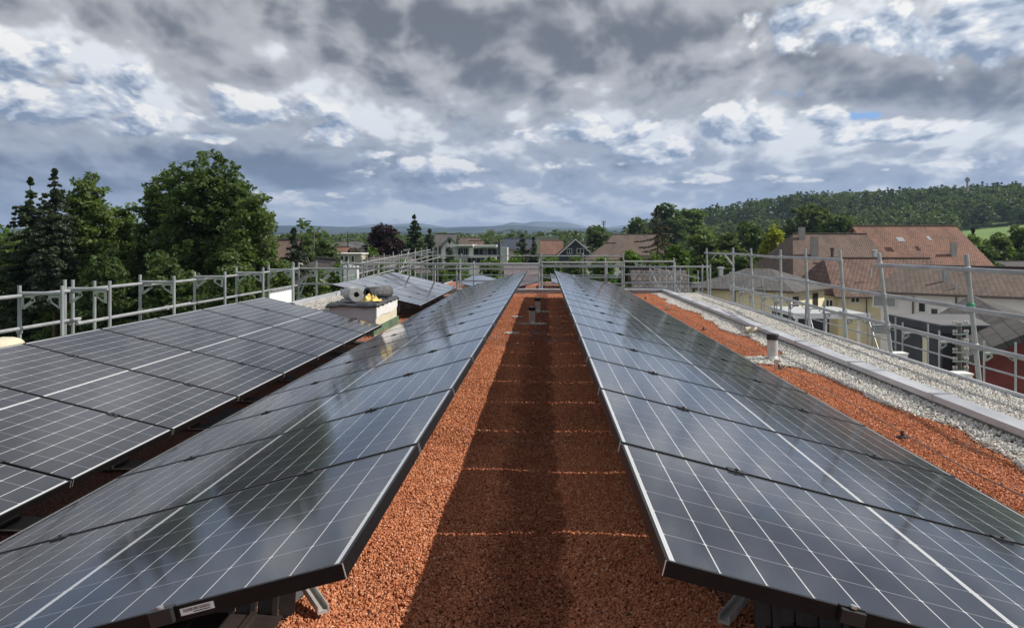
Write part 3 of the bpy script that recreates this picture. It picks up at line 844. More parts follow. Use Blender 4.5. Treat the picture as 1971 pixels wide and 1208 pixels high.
# crumpled yellow rag
def rag():
    rnd = random.Random(9); t = thing('rag', (-2.76, 13.62, zt), 'crumpled yellow rag between the two felt rolls', 'rag')
    V = []; F = []; nu, nv = 34, 30
    for j in range(nv+1):
        for i in range(nu+1):
            u = i/nu; v = j/nv; x = (u-.5)*.30; y = (v-.5)*.26
            f = max(0., 1 - (abs(u-.5)*2)**2.2)*max(0., 1 - (abs(v-.5)*2)**2.2)
            h = f*(.032 + .030*math.sin(u*17+v*5) + .035*math.sin(v*19-u*9) + .02*math.sin(u*31+v*23) + .012*math.sin(u*53-v*41))
            if u < .45: h += f*.03
            V.append((-2.785 + x + .022*math.sin(v*14+u*4), 13.62 + y + .02*math.sin(u*16), zt + .006 + max(0, h)))
    for j in range(nv):
        for i in range(nu): a = j*(nu+1)+i; F.append((a, a+1, a+nu+2, a+nu+1))
    o = mesh_np('cloth', V, F, M['rag_yellow'], t, smooth=True); s = o.modifiers.new('s', 'SOLIDIFY'); s.thickness = .005
rag()
# beige sack at the left roof edge
sk = thing('sack', (-5.50, 8.3, 0), 'beige plastic sack lying at the left roof edge behind the panels', 'sack')
V = []; F = []; nu, nv = 22, 28
for j in range(nv+1):
    ph = -pi/2 + pi*j/nv
    for i in range(nu):
        th = 2*pi*i/nu; cx_, sx_ = math.cos(th), math.sin(th)
        e = .45; f = lambda q: math.copysign(abs(q)**e, q)
        V.append((-5.50 + .19*f(math.cos(ph))*f(cx_), 8.30 + .24*f(math.cos(ph))*f(sx_), .24 + .235*f(math.sin(ph)) + .02*math.sin(th*5)*math.cos(ph)))
for j in range(nv):
    for i in range(nu): a = j*nu+i; b2 = j*nu+(i+1) % nu; F.append((a, b2, b2+nu, a+nu))
mesh_np('sack_body', V, F, M['bag_beige'], sk, smooth=True)
MB().box((-5.56, 8.02, .20), (-5.44, 8.07, .34)).build('tied_end', M['bag_beige'], sk)
# flat timber offcut by the block
tb = thing('board', (-4.1, 13.2, .1), 'short grey board and slab lying left of the masonry block', 'board')
MB().obox((-3.85, 13.9, .17), (.32, .1, 0), (-.05, .22, 0), (0, 0, .02)).build('plank', M['concrete'], tb); MB().box((-4.0, 13.8, 0), (-3.7, 14.0, .15)).build('block', M['bag_beige'], tb)
# ------------------------------------------------------------------ scaffolding
GS = M['galvanised']; TR = .0245
def scaffold(loc, label): return thing('scaffold', loc, label, 'scaffold')
def post(t, x, y, z0, z1, x2=None, y2=None):
    m = MB().tube((x, y, z0), (x if x2 is None else x2, y if y2 is None else y2, z1), TR, n=10)
    return smooth_by_angle(m.build('post', GS, t))
def rail(t, a, b, r=TR, name='rail'):
    a = Vector(a); b = Vector(b); m = MB().tube(a, b, r, n=10)
    return smooth_by_angle(m.build(name, GS, t))
def coupler(t, x, y, z):
    return smooth_by_angle(MB().lathe([(.030, -.035), (.036, -.03), (.036, .03), (.030, .035)], (x, y, z), 12).build('coupler', GS, t))
def gusset(t, x, y, z, sx):
    """pressed plate under the end of a transom, with a square hole"""
    w, h, th = .17, .17, .006
    m = MB()
    m.box((min(x, x+sx*w), y-th, z-.028), (max(x, x+sx*w), y+th, z)).box((min(x, x+sx*.035), y-th, z-h), (max(x, x+sx*.035), y+th, z-.028))
    m.obox((x + sx*.105, y, z-.105), (sx*.075, 0, .052), (0, th, 0), (-.010, 0, .018*sx*sx)).box((min(x+sx*(w-.035), x+sx*w), y-th, z-.075), (max(x+sx*(w-.035), x+sx*w), y+th, z-.028))
    return m.build('gusset', M['zinc'], t)
# left run
sl = scaffold((-6.3, 14, GROUND), 'galvanised scaffold with paired posts along the left roof edge, in front of the tall trees')
XA, XB = -6.62, -6.05
for y, top in ((8.0, .91), (10.4, .90), (11.42, .93), (11.62, .92), (12.2, .88), (13.62, .92), (15.8, .90), (18.0, .93), (20.15, .92), (22.2, .93)):
    post(sl, XA, y, GROUND, top)
for y, top in ((8.0, .90), (10.38, .90), (11.55, .91), (13.62, .90), (15.85, .90), (18.05, .92), (20.2, .88)):
    post(sl, XB, y, GROUND, top)
rail(sl, (XA+.03, 5.5, .765), (XA+.03, 13.7, .775)); rail(sl, (XA+.03, 13.6, .745), (XA+.03, 22.5, .755))
rail(sl, (XA+.03, 5.5, .345), (XA+.03, 11.75, .365)); rail(sl, (XB-.02, 10.75, .39), (XB-.02, 14.3, .405)); rail(sl, (XA+.03, 13.2, .30), (XA+.03, 22.4, .315))
for y in (8.0, 10.4, 11.5, 13.62, 15.8, 18.0, 20.15):
    rail(sl, (XA, y, .80), (XB, y, .80), name='transom'); gusset(sl, XA+.02, y, .775, 1); gusset(sl, XB-.02, y, .775, -1)
    coupler(sl, XA, y, .33)
for y in (11.7, 13.4): coupler(sl, XA+.03 if y < 12 else XB-.02, y, .33 if y < 12 else .40)
for k in range(10):  # platform decks lower down
    MB().box((XA+.03, 6+k*1.9, -1.75), (XB-.03, 7.85+k*1.9, -1.70)).build('deck', M['zinc'], sl)
tp = thing('tarpaulin', (XA-.05, 21.3, 0), 'white tarpaulin tied to the far end of the left scaffold', 'tarpaulin')
V = []; F = []; n = 40
for i in range(n+1):
    y = 20.3 + 2.0*i/n; z = .26 + .05*i/n; dx = .022*math.sin(i*1.57)
    V += [(XA-.05+dx, y, z), (XA-.05+dx*1.4, y, -.25), (XA-.05-dx, y, -.9)]
for i in range(n):
    for j in range(2): a = i*3+j; F.append((a, a+1, a+4, a+3))
mesh_np('sheet', V, F, M['tarp_white'], tp, smooth=True)
# rear run, left half
sr = scaffold((-4.4, 22.9, GROUND), 'galvanised scaffold across the rear left roof edge, behind the masonry block')
YR = 22.95
def px_x(px, Y): return at(px, 470, Y).x
for px, top in ((563, .93), (575, .92), (609, .95), (657, .98), (669, .95), (700, .90)): post(sr, px_x(px, YR), YR, GROUND, top)
for px, top in ((728, .88), (790, .92), (838, .86)): post(sr, px_x(px, YR)-.02, YR+.05, -4, top)
rail(sr, (px_x(563, YR), YR-.03, .755), (px_x(905, YR), YR-.03, .745)); rail(sr, (px_x(575, YR), YR-.03, .335), (px_x(662, YR), YR-.03, .325)); rail(sr, (px_x(575, YR), YR-.03, -.06), (px_x(662, YR), YR-.03, -.06))
rail(sr, (px_x(657, YR), YR-.03, .89), (px_x(885, YR), YR-.03, .885))
rail(sr, at(579, 544, YR), at(592, 532, YR), .02, 'brace'); rail(sr, at(592, 532, YR), at(608, 531, YR), .02, 'brace'); rail(sr, at(577, 568, YR), at(592, 532, YR), .02, 'brace')
for px in (563, 609, 657): gusset(sr, px_x(px, YR)-.02, YR, .70, -1)
# rear run, right half
s2 = scaffold((1.1, 25.1, GROUND), 'galvanised scaffold across the far end of the gravel aisle')
YQ = 25.1
for px, top in ((879, .84), (885, .98), (912, .92), (1038, .98), (1043, .83), (1165, 1.02), (1168, .9), (1197, .88), (1201, .95), (1297, 1.02), (1300, .9)): post(s2, px_x(px, YQ), YQ + (.06 if px in (885, 1043, 1168, 1201, 1300) else 0), -5, top)
for (a, b, z) in ((879, 1040, .835), (1042, 1365, .755), (560, 1040, .69), (1042, 1200, .88), (1200, 1297, .905), (1042, 1200, .44), (1042, 1200, .255), (1200, 1352, .285), (1200, 1297, .135), (1200, 1297, .53), (879, 1040, .33)):
    if a == 560: a = 879
    rail(s2, (px_x(a, YQ), YQ-.05, z), (px_x(b, YQ), YQ-.05, z))
MB().box((px_x(1005, YQ), YQ-.2, -.03), (px_x(1062, YQ), YQ+.35, .01)).build('deck', M['zinc'], s2)
for px in (885, 912, 1043, 1201): coupler(s2, px_x(px, YQ), YQ, .75)
# middle distance run behind it
s3 = scaffold((0, 36, -8), 'thin farther scaffold rail line seen above the rear scaffold, in front of green treetops')
Y3 = 36.
for px in (810, 888, 965, 1042, 1122, 1200): post(s3, px_x(px, Y3), Y3, GROUND, 1.02)
for z in (.91, .52, .1): rail(s3, (px_x(806, Y3), Y3, z), (px_x(1200, Y3), Y3, z))
# scaffold of the neighbouring roof, left
s4 = scaffold((-7.5, 43, -8), 'distant scaffold with many posts rising to the right, left of the far panels')
for k in range(10):
    y = 32.5 + k*2.45; z = .62 + .045*k
    post(s4, -7.55, y, GROUND, z + .22); post(s4, -6.85, y + .1, GROUND, z + .20)
    rail(s4, (-7.55, y, z-.12), (-6.85, y+.1, z-.12), name='transom')
rail(s4, (-7.52, 31.5, .58), (-7.52, 56, 1.02)); rail(s4, (-7.52, 31.5, .16), (-7.52, 56, .60)); rail(s4, (-6.88, 31.5, .10), (-6.88, 56, .55)); rail(s4, (-7.52, 31.5, -.30), (-7.52, 56, .14))
rail(s4, (-7.52, 44, -.2), (-7.52, 47, .95), name='brace')
tp = thing('tarpaulin', (-7.9, 33, 0), 'tall white tarpaulin hanging on the distant left scaffold', 'tarpaulin')
V = []; F = []
for i in range(31):
    x = at(661, 500, 33.5).x + (at(691, 500, 33.5).x - at(661, 500, 33.5).x)*i/30; dy = .03*math.sin(i*.9)
    V += [(x, 33.5+dy, .55), (x, 33.5+dy*1.6, -.2), (x, 33.5-dy, -1.1)]
for i in range(30):
    for j in range(2): a = i*3+j; F.append((a, a+1, a+4, a+3))
mesh_np('sheet', V, F, M['tarp_white'], tp, smooth=True)
# right run, posts leaning slightly inwards
s5 = scaffold((4.85, 17, GROUND), 'galvanised guard rail scaffold with leaning posts along the right roof edge')
XR = 4.82
pr = [(9.03, .17, 1.32), (11.1, .20, 1.31), (13.2, .12, 1.335), (15.2, .09, 1.34), (17.5, .02, 1.31), (19.6, .05, 1.325), (21.95, .01, 1.33), (24.75, .06, 1.30)]
tops = []
for y, ln, zt_ in pr:
    o = post(s5, XR, y, -3.5, zt_, XR - ln*(zt_+3.5)/1.35*.8, y); tops.append((y, ln))
post(s5, px_x(1352, 24.9), 24.9, -3.5, .83); post(s5, px_x(1367, 24.9), 24.9, -3.5, .83)
def lx(y, z):
    ys = [p[0] for p in pr]; l = np.interp(y, ys, [p[1] for p in pr]); zt_ = 1.32
    return XR - l*.8/1.35*(z+3.5) - .04
for z0, z1 in ((1.165, 1.18),):
    for (a, b, za, zb) in ((4.5, 9.1, 1.17, 1.165), (8.95, 11.15, 1.165, 1.155), (11.0, 13.3, 1.15, 1.18) , (13.1, 17.6, 1.19, 1.16), (17.4, 22.0, 1.15, 1.18), (21.9, 24.8, 1.16, 1.165)):
        if (a, b) == (11.0, 13.3): continue
        rail(s5, (lx(a, za), a, za), (lx(b, zb), b, zb))
for zz, ya, yb in ((.77, 4.5, 9.2), (.765, 8.9, 13.3), (.765, 13.1, 17.7), (.70, 17.4, 22.1)): rail(s5, (lx(ya, zz), ya, zz), (lx(yb, zz-.015), yb, zz-.015))
for zz, ya, yb in ((.385, 4.5, 9.2), (.38, 8.9, 13.3), (.36, 13.1, 17.7), (.34, 17.4, 22.1)): rail(s5, (lx(ya, zz), ya, zz), (lx(yb, zz), yb, zz))
for zz, ya, yb in ((-.01, 4.5, 9.2), (-.02, 8.9, 13.3), (-.04, 13.1, 17.7), (-.05, 17.4, 22.1)): rail(s5, (lx(ya, zz), ya, zz), (lx(yb, zz), yb, zz))
for y, ln, zt_ in pr:
    for z in (1.16, .765, .37): coupler(s5, lx(y, z)+.035, y, z)
rail(s5, (XR-.02, 24.72, .98), (XR-.06, 23.9, 1.15), .02, 'brace'); rail(s5, (XR-.03, 22.0, .88), (XR-.05, 22.9, 1.15), .02, 'brace')
gt = MB().lathe([(.033, -.05), (.040, -.04), (.040, .04), (.033, .05)], (lx(9.03, .77)+.03, 9.03, .77), 12).build('green_coupler', M['green_tape'], s5)
# lower scaffold round the side wing
s6 = scaffold((10.75, 34, GROUND), 'lower scaffold of paired frames beyond the right roof edge, before the yellow house')
for k in range(13):
    y = 20.8 + 2.3*k
    post(s6, 10.4, y, GROUND, -.86); post(s6, 11.12, y, GROUND, -.90)
    rail(s6, (10.4, y, -1.16), (11.12, y, -1.16), name='transom'); gusset(s6, 10.42, y, -1.18, 1); gusset(s6, 11.10, y, -1.18, -1)
for z in (-1.7, -3.6): rail(s6, (11.14, 20, z), (11.14, 49, z))
rail(s6, (11.14, 27.7, -3.6), (11.14, 30., -1.2), name='brace'); rail(s6, (11.14, 34.6, -3.6), (11.14, 36.9, -1.2), name='brace')
# grid of scaffold further back on the right
s7 = scaffold((6.5, 48, GROUND), 'dense distant scaffold with diagonal stair rails in front of the dark tiled roof')
for k in range(11):
    y = 36.5 + 2.35*k; post(s7, 6.5, y, GROUND, .30 - .02*k)
for z in (-.02, -.9, -1.8): rail(s7, (6.48, 36, z), (6.48, 61, z))
for k in range(3): rail(s7, (6.46, 37 + 8*k, -1.9), (6.46, 45 + 8*k, .05), name='stair_rail')
for k in range(4): post(s7, 5.6 + .3*k, 36.3, GROUND, -.1 - .1*k)
rail(s7, (4.9, 36.3, -.25), (6.6, 36.3, -.25)); rail(s7, (4.9, 36.3, -1.2), (6.6, 36.3, -1.2))

# ------------------------------------------------------------------ the second flat roof with its panels
R2 = -1.12
b2 = thing('flat_roof_building', (-1.5, 47, GROUND), 'lower flat roofed building beyond our far parapet, with more rows of panels', 'building')
MB().box((-6.4, 37.5, GROUND), (4.3, 57, R2-.05)).build('wall', M['plaster_white'], b2)
MB().box((-6.45, 37.45, R2-.05), (4.35, 57.05, R2)).build('roof_slab', M['roof_slab'], b2)
MB().box((-6.4, 37.5, R2), (-6.15, 57, R2+.12)).build('coping', M['cap_metal'], b2); MB().box((-6.1, 37.4, R2), (4.3, 37.7, R2+.12)).build('coping', M['cap_metal'], b2)
sheet('gravel_bed_red', -6.1, 4.2, 37.8, 56.8, R2+.02, M['red_bed'], 40, 60)
wb = thing('lift_shaft', (-1.45, 54.6, R2), 'pale tiled lift shaft block standing behind the far rows of panels', 'lift shaft')
MB().box((px_x(970, 54), 54, R2), (px_x(1037, 54), 55.6, .13)).build('wall', M['plaster_white'], wb)
m = MB(); xa, xb = px_x(970, 54), px_x(1037, 54)
for k in range(1, 4): m.box((xa + (xb-xa)*k/4-.012, 53.992, R2), (xa + (xb-xa)*k/4+.012, 53.998, .13))
m.box((xa, 53.990, -.28), (xb, 53.996, -.26)).box((xa, 53.990, -.68), (xb, 53.996, -.66)); m.build('joint_lines', M['render_grey'], wb)
MB().box((xa-.03, 53.96, .13), (xb+.03, 55.65, .17)).build('coping', M['cap_metal'], wb)
fproto = thing('solar_panel', (0, 0, 0), 'x', 'solar panel')
fr.build('frame', M['panel_frame'], fproto, local=True); gl.build('glass', M['panel_cells'], fproto, local=True)
ff = [True]
def far_row(xh, zh, tilt, flip, y0, n, nm):
    for k in range(n):
        o = fproto if ff[0] else copy_thing(fproto); ff[0] = False
        o.location = (xh, y0 + k*PP + (PW if flip else 0), zh); o.rotation_euler = (0, tilt, pi if flip else 0)
        o['label'] = '%s solar panel from the near end of %s' % (ORD[k], nm); o['group'] = 'panels of ' + nm
far_row(-.30, R2+.76, .268, True, 40.2, 10, 'the farthest row left of the aisle')
far_row(.36, R2+.76, .238, False, 40.2, 10, 'the farthest row right of the aisle')
far_row(-4.10, R2+.70, .2276, False, 40.2, 10, 'the farthest row on the left')
far_row(-4.55, R2+.76, .268, True, 41.2, 6, 'the farthest outermost left row')
# ------------------------------------------------------------------ houses
def uvplane(name, pts, m, parent, th=.14):
    """roof slope: pts = eave a, eave b, ridge b, ridge a (or three points); UV in metres along / up the slope"""
    pts = [Vector(p) for p in pts]; nn = (pts[1]-pts[0]).cross(pts[2]-pts[0]).normalized()
    if nn.z < 0: nn = -nn
    mb = MB().slab(pts, th); o = mb.build(name, m, parent)
    ue = (pts[1]-pts[0]).normalized(); ve = nn.cross(ue).normalized()
    if ve.z < 0: ve = -ve
    off = Vector(parent.location) if parent else Vector((0,0,0))
    uvl = o.data.uv_layers.new(name='UVMap'); n = len(o.data.loops)
    co = np.array([o.data.vertices[l.vertex_index].co[:] for l in o.data.loops]) + np.array(off) - np.array(pts[0])
    uv = np.stack([co @ np.array(ue), co @ np.array(ve)], 1)
    uvl.data.foreach_set('uv', uv.astype(np.float32).ravel())
    return o
def wall_poly(parent, poly, z0, ztops, m, name='wall'):
    """closed prism with individual top heights"""
    n = len(poly); vs = [(x, y, z0) for x, y in poly] + [(x, y, z) for (x, y), z in zip(poly, ztops)]
    return MB().add(vs, [tuple(reversed(range(n))), tuple(range(n, 2*n))] + [(i, (i+1) % n, n + (i+1) % n, n + i) for i in range(n)]).build(name, m, parent)
def window(parent, c, nrm, w, h, glass='window_glass', frame='window_frame', mull=1, name='window'):
    """window on a wall: centre, outward normal (xy), width, height"""
    c = Vector(c); n = Vector((nrm[0], nrm[1], 0)).normalized(); u = Vector((-n.y, n.x, 0))
    t = min(.09, w*.12); f = MB()
    f.obox(c + n*.02 + Vector((0,0,h/2-t/2)), u*(w/2), n*.035, Vector((0,0,t/2))).obox(c + n*.03 - Vector((0,0,h/2-t/2)), u*(w/2+.04), n*.05, Vector((0,0,t/2)))
    for s in (-1, 1): f.obox(c + n*.02 + u*s*(w/2-t/2), u*(t/2), n*.034, Vector((0,0,h/2-t)))
    for k in range(mull): f.obox(c + n*.015 + u*(w*((k+1)/(mull+1)-.5)), u*(t*.4), n*.03, Vector((0,0,h/2-t)))
    o = f.build(name, M[frame], parent)
    g = MB().obox(c + n*.004, u*(w/2-t*.9), n*.012, Vector((0,0,h/2-t*.9))).build('pane', M[glass], o, local=False)
    g.data.transform(Matrix.Translation(Vector(parent.location)*-1 + Vector(o.location)))
    return o
def gable_house(label, A, B, hw, drop, tile, wall, group=None, hipA=0., hipB=0., over=.45, ground=None, wins=(), th=.16, hw2=None, name='house', cat='house', gable=None, chims=()):
    """ridge from A to B (3-D points); halfwidth hw either side; hips inset the ridge ends"""
    A = Vector(A); B = Vector(B); d = (B-A); d.z = 0; d.normalize(); p = Vector((d.y, -d.x, 0))   # p points to the right of A->B
    hw2 = hw if hw2 is None else hw2; g0 = GROUND if ground is None else ground
    c = (A+B)/2; t = thing(name, (c.x, c.y, g0), label, cat, group)
    zr = (A.z+B.z)/2; ze = zr - drop; ze2 = zr - drop*hw2/hw
    eA, eB = A - d*hipA, B + d*hipB
    def E(q, s): v = q + p*(hw if s > 0 else -hw2); v.z = ze if s > 0 else ze2; return v
    A = Vector((A.x, A.y, zr)); B = Vector((B.x, B.y, zr))
    o = uvplane('roof', [E(eA, 1), E(eB, 1), B, A], tile, t, th); uvplane('roof', [E(eB, -1), E(eA, -1), A, B], tile, t, th)
    if hipA > 0: uvplane('roof', [E(eA, -1), E(eA, 1), A], tile, t, th)
    if hipB > 0: uvplane('roof', [E(eB, 1), E(eB, -1), B], tile, t, th)
    MB().tube(A + Vector((0,0,.02)), B + Vector((0,0,.02)), .11, n=8).build('ridge_tiles', tile, t)
    for s in (1, -1):
        a, b = E(eA, s), E(eB, s); q = p*s*.05 + Vector((0,0,-.08)); smooth_by_angle(MB().tube(a+q, b+q, .07, n=8).build('gutter', M['gutter'], t))
    sl_ = drop/hw
    iA, iB = (eA + d*over, eB - d*over)
    c1, c2 = iA + p*(hw-over), iB + p*(hw-over); c3, c4 = iB - p*(hw2-over), iA - p*(hw2-over)
    zt1 = ze + over*sl_ - th*1.1
    if hipA > 0 or hipB > 0: wall_poly(t, [(v.x, v.y) for v in (c1, c2, c3, c4)], g0, [ze - .02]*4, wall)
    else:
        mA, mB = iA, iB; poly = [c1, c2, mB, c3, c4, mA]
        wall_poly(t, [(v.x, v.y) for v in (c1, mA, c4, c3, mB, c2)], g0, [zt1, zr - th*1.2, zt1, zt1, zr - th*1.2, zt1], wall)
    for (ux, uy, uz, w, h, nx, ny, *r) in wins:
        window(t, (ux, uy, uz), (nx, ny), w, h, *r)
    for (x, y, z0, w, z1, mm) in chims:
        k = MB().box((x-w/2, y-w/2, z0), (x+w/2, y+w/2, z1)).build('chimney', M[mm], t); MB().box((x-w/2-.06, y-w/2-.06, z1), (x+w/2+.06, y+w/2+.06, z1+.08)).build('chimney_cap', M['gutter'], k).data.transform(Matrix.Translation(-Vector(t.location)))
    return t
def fixsub(o, t): o.data.transform(Matrix.Translation(-Vector(t.location))); return o
def flue(t, p, r, h, m='steel_bright'):
    p = Vector(p); k = smooth_by_angle(MB().lathe([(r, -.3), (r, h*.8), (r*1.5, h*.82), (r*1.5, h), (r*.3, h*1.06)], p, 12).build('flue', M[m], t)); return k

# right hand side -----------------------------------------------------
a = at(1640, 437, 95); b = at(1840, 434, 95)
h1 = gable_house('large farmhouse with broad weathered orange red tiled roof, highest on the right', a, b, 9.6, 4.9, M['tile_orange'], M['render_white'])
k = MB().obox(at(1835, 484, 89), (.26, 0, 0), (0, .26, 0), (0, 0, .95)).build('chimney', M['concrete'], h1)
MB().obox(at(1733, 462, 90.2)+Vector((0,0,.06)), (.35, 0, 0), (0, .42, .21), (0, -.02, .04)).build('skylight', M['steel_bright'], h1)
MB().obox(at(1788, 460, 90.4)+Vector((0,0,.06)), (.16, 0, 0), (0, .42, .21), (0, -.02, .04)).build('skylight', M['steel_bright'], h1)
a = at(1526, 452, 85); b = at(1668, 449.5, 85)
h2 = gable_house('farmhouse with brown mossy tiled roof and dark hipped end, left of the orange red roof', a, b, 9.2, 4.1, M['tile_old'], M['render_white'], hipA=2.6)
for px, py, w, hh in ((1543, 452, .26, .75), (1567, 477, .30, 1.1)): MB().obox(at(px, py, 84 if py < 460 else 80.5), (w, 0, 0), (0, w, 0), (0, 0, hh)).build('chimney', M['concrete'], h2)
flue(h2, at(1602, 496, 79), .14, .9, 'gutter'); flue(h2, at(1683, 497, 79), .2, .75)
a = at(1586, 497.5, 72); b = at(1790, 497.5, 72)
h3 = gable_house('yellow walled house with red brown pantile roof, before the farmhouses', a, b, 6.2, 2.75, M['tile_redbrown'], M['render_yellow'], hipA=1.2,
    wins=[(at(1646, 573, 66.25).x, 66.25, at(1646, 573, 66.25).z, .75, .8, 0, -1), (at(1596, 583, 66.25).x, 66.25, at(1596, 583, 66.25).z, .6, .6, 0, -1)])
smooth_by_angle(MB().tube(at(1677, 532, 68), at(1677, 517, 68), .07, n=8).build('vent', M['steel_bright'], h3))
MB().path([at(1662, 566, 66.1), at(1668, 575, 66.1), at(1668, 610, 66.1)], .05).build('downpipe', M['gutter'], h3)
# rotated white house
E1, E2 = Vector((21.7, 58, -1.72)), Vector((28.6, 51.6, -1.72)); dd = (E2-E1).normalized(); nn = Vector((-dd.y, dd.x, 0))
ra, rb = E1 + nn*5.0, E2 + nn*5.0; ra.z = rb.z = -.16
wn = -nn
def onw(px, py):   # point on its front wall plane seen at a pixel
    q0 = E1 + nn*.45; o_ = Vector((0, 0, CAM_H)); r_ = at(px, py, 50) - o_
    tt = (q0 - o_).dot(nn)/r_.dot(nn); return o_ + r_*tt
wl = []
for px, py, w, h, gm in ((1703, 577.5, 1.55, .95, 'shutter_grey'), (1775, 590, .50, .75, 'window_glass'), (1799, 599, .5, .45, 'window_glass'), (1700, 632, 1.3, .9, 'shutter_grey')):
    q = onw(px, py); wl.append((q.x, q.y, q.z, w, h, wn.x, wn.y, gm, 'window_frame', 0))
h4 = gable_house('white house set at an angle with a broad low brown tiled roof', ra, rb, 5.0, 1.56, M['tile_brown'], M['render_white'], wins=wl)
q = onw(1757, 580); smooth_by_angle(MB().tube(onw(1758, 571) + wn*.08, onw(1758, 640) + wn*.08, .05, n=8).build('downpipe', M['gutter'], h4))
q = onw(1838, 575); smooth_by_angle(MB().tube(onw(1841, 566) + wn*.08, onw(1841, 600) + wn*.08, .05, n=8).build('downpipe', M['gutter'], h4))
def onroof(px, py, lift=0.):
    nrm = dd.cross(Vector((nn.x*5, nn.y*5, 1.56)).normalized()); o_ = Vector((0, 0, CAM_H)); r_ = at(px, py, 50) - o_
    tt = (E1 - o_).dot(nrm)/r_.dot(nrm); return o_ + r_*tt + Vector((0, 0, lift))
q = onroof(1819, 541); MB().box((q.x-.13, q.y-.13, q.z-.1), (q.x+.13, q.y+.13, q.z+.75)).build('chimney', M['zinc'], h4)
q = onroof(1840, 555); smooth_by_angle(MB().lathe([(.09, -.1), (.09, .25), (.03, .27), (.03, .55)], q, 10).build('vent', M['zinc'], h4))
# grey hipped house
N0 = Vector((17.2, 60, -1.86)); dr = Vector((5, 6.6, 0)).normalized(); dl = Vector((-6.6, 5, 0)).normalized()
c2 = N0 + dr*8.2; c3 = c2 + dl*8.3; c4 = N0 + dl*8.3
mid = (N0 + c2)/2 + dl*4.1
ra = N0 + dr*4.1 + dl*3.3; rb = N0 + dr*4.1 + dl*5.2; ra.z = rb.z = -.46
h5 = thing('house', (mid.x, mid.y, GROUND), 'yellow house with a low hipped grey tiled roof, behind the lower scaffold', 'house')
uvplane('roof', [N0, c4, rb, ra], M['tile_grey'], h5); uvplane('roof', [N0, c2, ra], M['tile_grey'], h5); uvplane('roof', [c2, c3, rb, ra], M['tile_grey'], h5); uvplane('roof', [c3, c4, rb], M['tile_grey'], h5)
i = .55; w0 = N0 + dr*i + dl*i; w1 = c2 - dr*i + dl*i; w2 = c3 - dr*i - dl*i; w3 = c4 + dr*i - dl*i
wall_poly(h5, [(v.x, v.y) for v in (w0, w1, w2, w3)], GROUND, [-1.98]*4, M['render_yellow'])
for a_, b_ in ((N0, c4), (N0, c2)): smooth_by_angle(MB().tube(a_ + Vector((0,0,-.08)), b_ + Vector((0,0,-.08)), .07, n=8).build('gutter', M['gutter'], h5))
for f_, zz in ((.18, -3.0), (.72, -2.9)):
    q = w0 + (w1-w0)*f_; window(h5, (q.x, q.y, zz), (dl.x*-1, dl.y*-1), 1.0, 1.3, 'window_glass', 'wood_dark', 1)
smooth_by_angle(MB().tube(w0 + (w3-w0)*.55 - dr*.08 + Vector((0,0,-2.0+1.86)), w0 + (w3-w0)*.55 - dr*.08 + Vector((0,0,-6)), .05, n=8).build('downpipe', M['gutter'], h5))
flue(h5, at(1387, 533, 66), .2, .75); smooth_by_angle(MB().tube(at(1467, 551, 62), at(1467, 538, 62), .06, n=8).build('vent', M['zinc'], h5))
# tiled house straight ahead right
a = at(1212, 516, 54); b = at(1320, 518, 54)
h6 = gable_house('house with dark tiled roof and cream gable with dark red shutters, behind the far scaffold', a, b, 4.2, 2.9, M['tile_dark'], M['render_cream'],
    wins=[(b.x-.42, 53.0, -2.6, .9, 1.2, 1, 0), (b.x-.42, 53.3, -.95, .55, .6, 1, 0)])
for sy in (-.78, .78): MB().obox((b.x-.38, 53.0+sy, -2.6), (.02, 0, 0), (0, .27, 0), (0, 0, .6)).build('shutter', M['shutter_red'], h6)
# carport with flat roof
cp = thing('carport', (14.8, 46, GROUND), 'low flat roofed grey carport in front of the yellow houses', 'carport')
q1, q2 = at(1512, 601, 45), at(1636, 604, 45)
MB().box((q1.x, 43.5, q1.z-.12), (q2.x+.4, 48.5, q1.z+.06)).build('roof', M['render_grey'], cp)
MB().box((q1.x-.05, 43.4, q1.z-.18), (q2.x+.45, 43.48, q1.z+.09)).build('fascia', M['tarp_white'], cp)
for x in (q1.x+.2, (q1.x+q2.x)/2, q2.x): MB().box((x-.06, 43.7, GROUND), (x+.06, 43.82, q1.z-.12)).build('post', M['render_white'], cp)
MB().box((q1.x+.2, 48.2, GROUND), (q2.x, 48.4, q1.z-.12)).build('rear_wall', M['render_dark'], cp)
# dark flat roofed annex
dk = thing('garage', (15.2, 30, GROUND), 'dark flat roofed garage with black fascia before the white house', 'garage')
MB().box((12.75, 28.1, GROUND), (17.3, 32.2, -1.42)).build('wall', M['render_dark'], dk)
MB().box((12.6, 27.9, -1.42), (17.5, 32.4, -1.19)).build('fascia', M['render_dark'], dk); MB().box((12.66, 27.96, -1.19), (17.44, 32.34, -1.165)).build('roof', M['roof_slab'], dk)
MB().box((12.735, 29.1, -3.6), (12.75, 29.5, -1.7)).build('stained_strip', M['render_yellow'], dk)
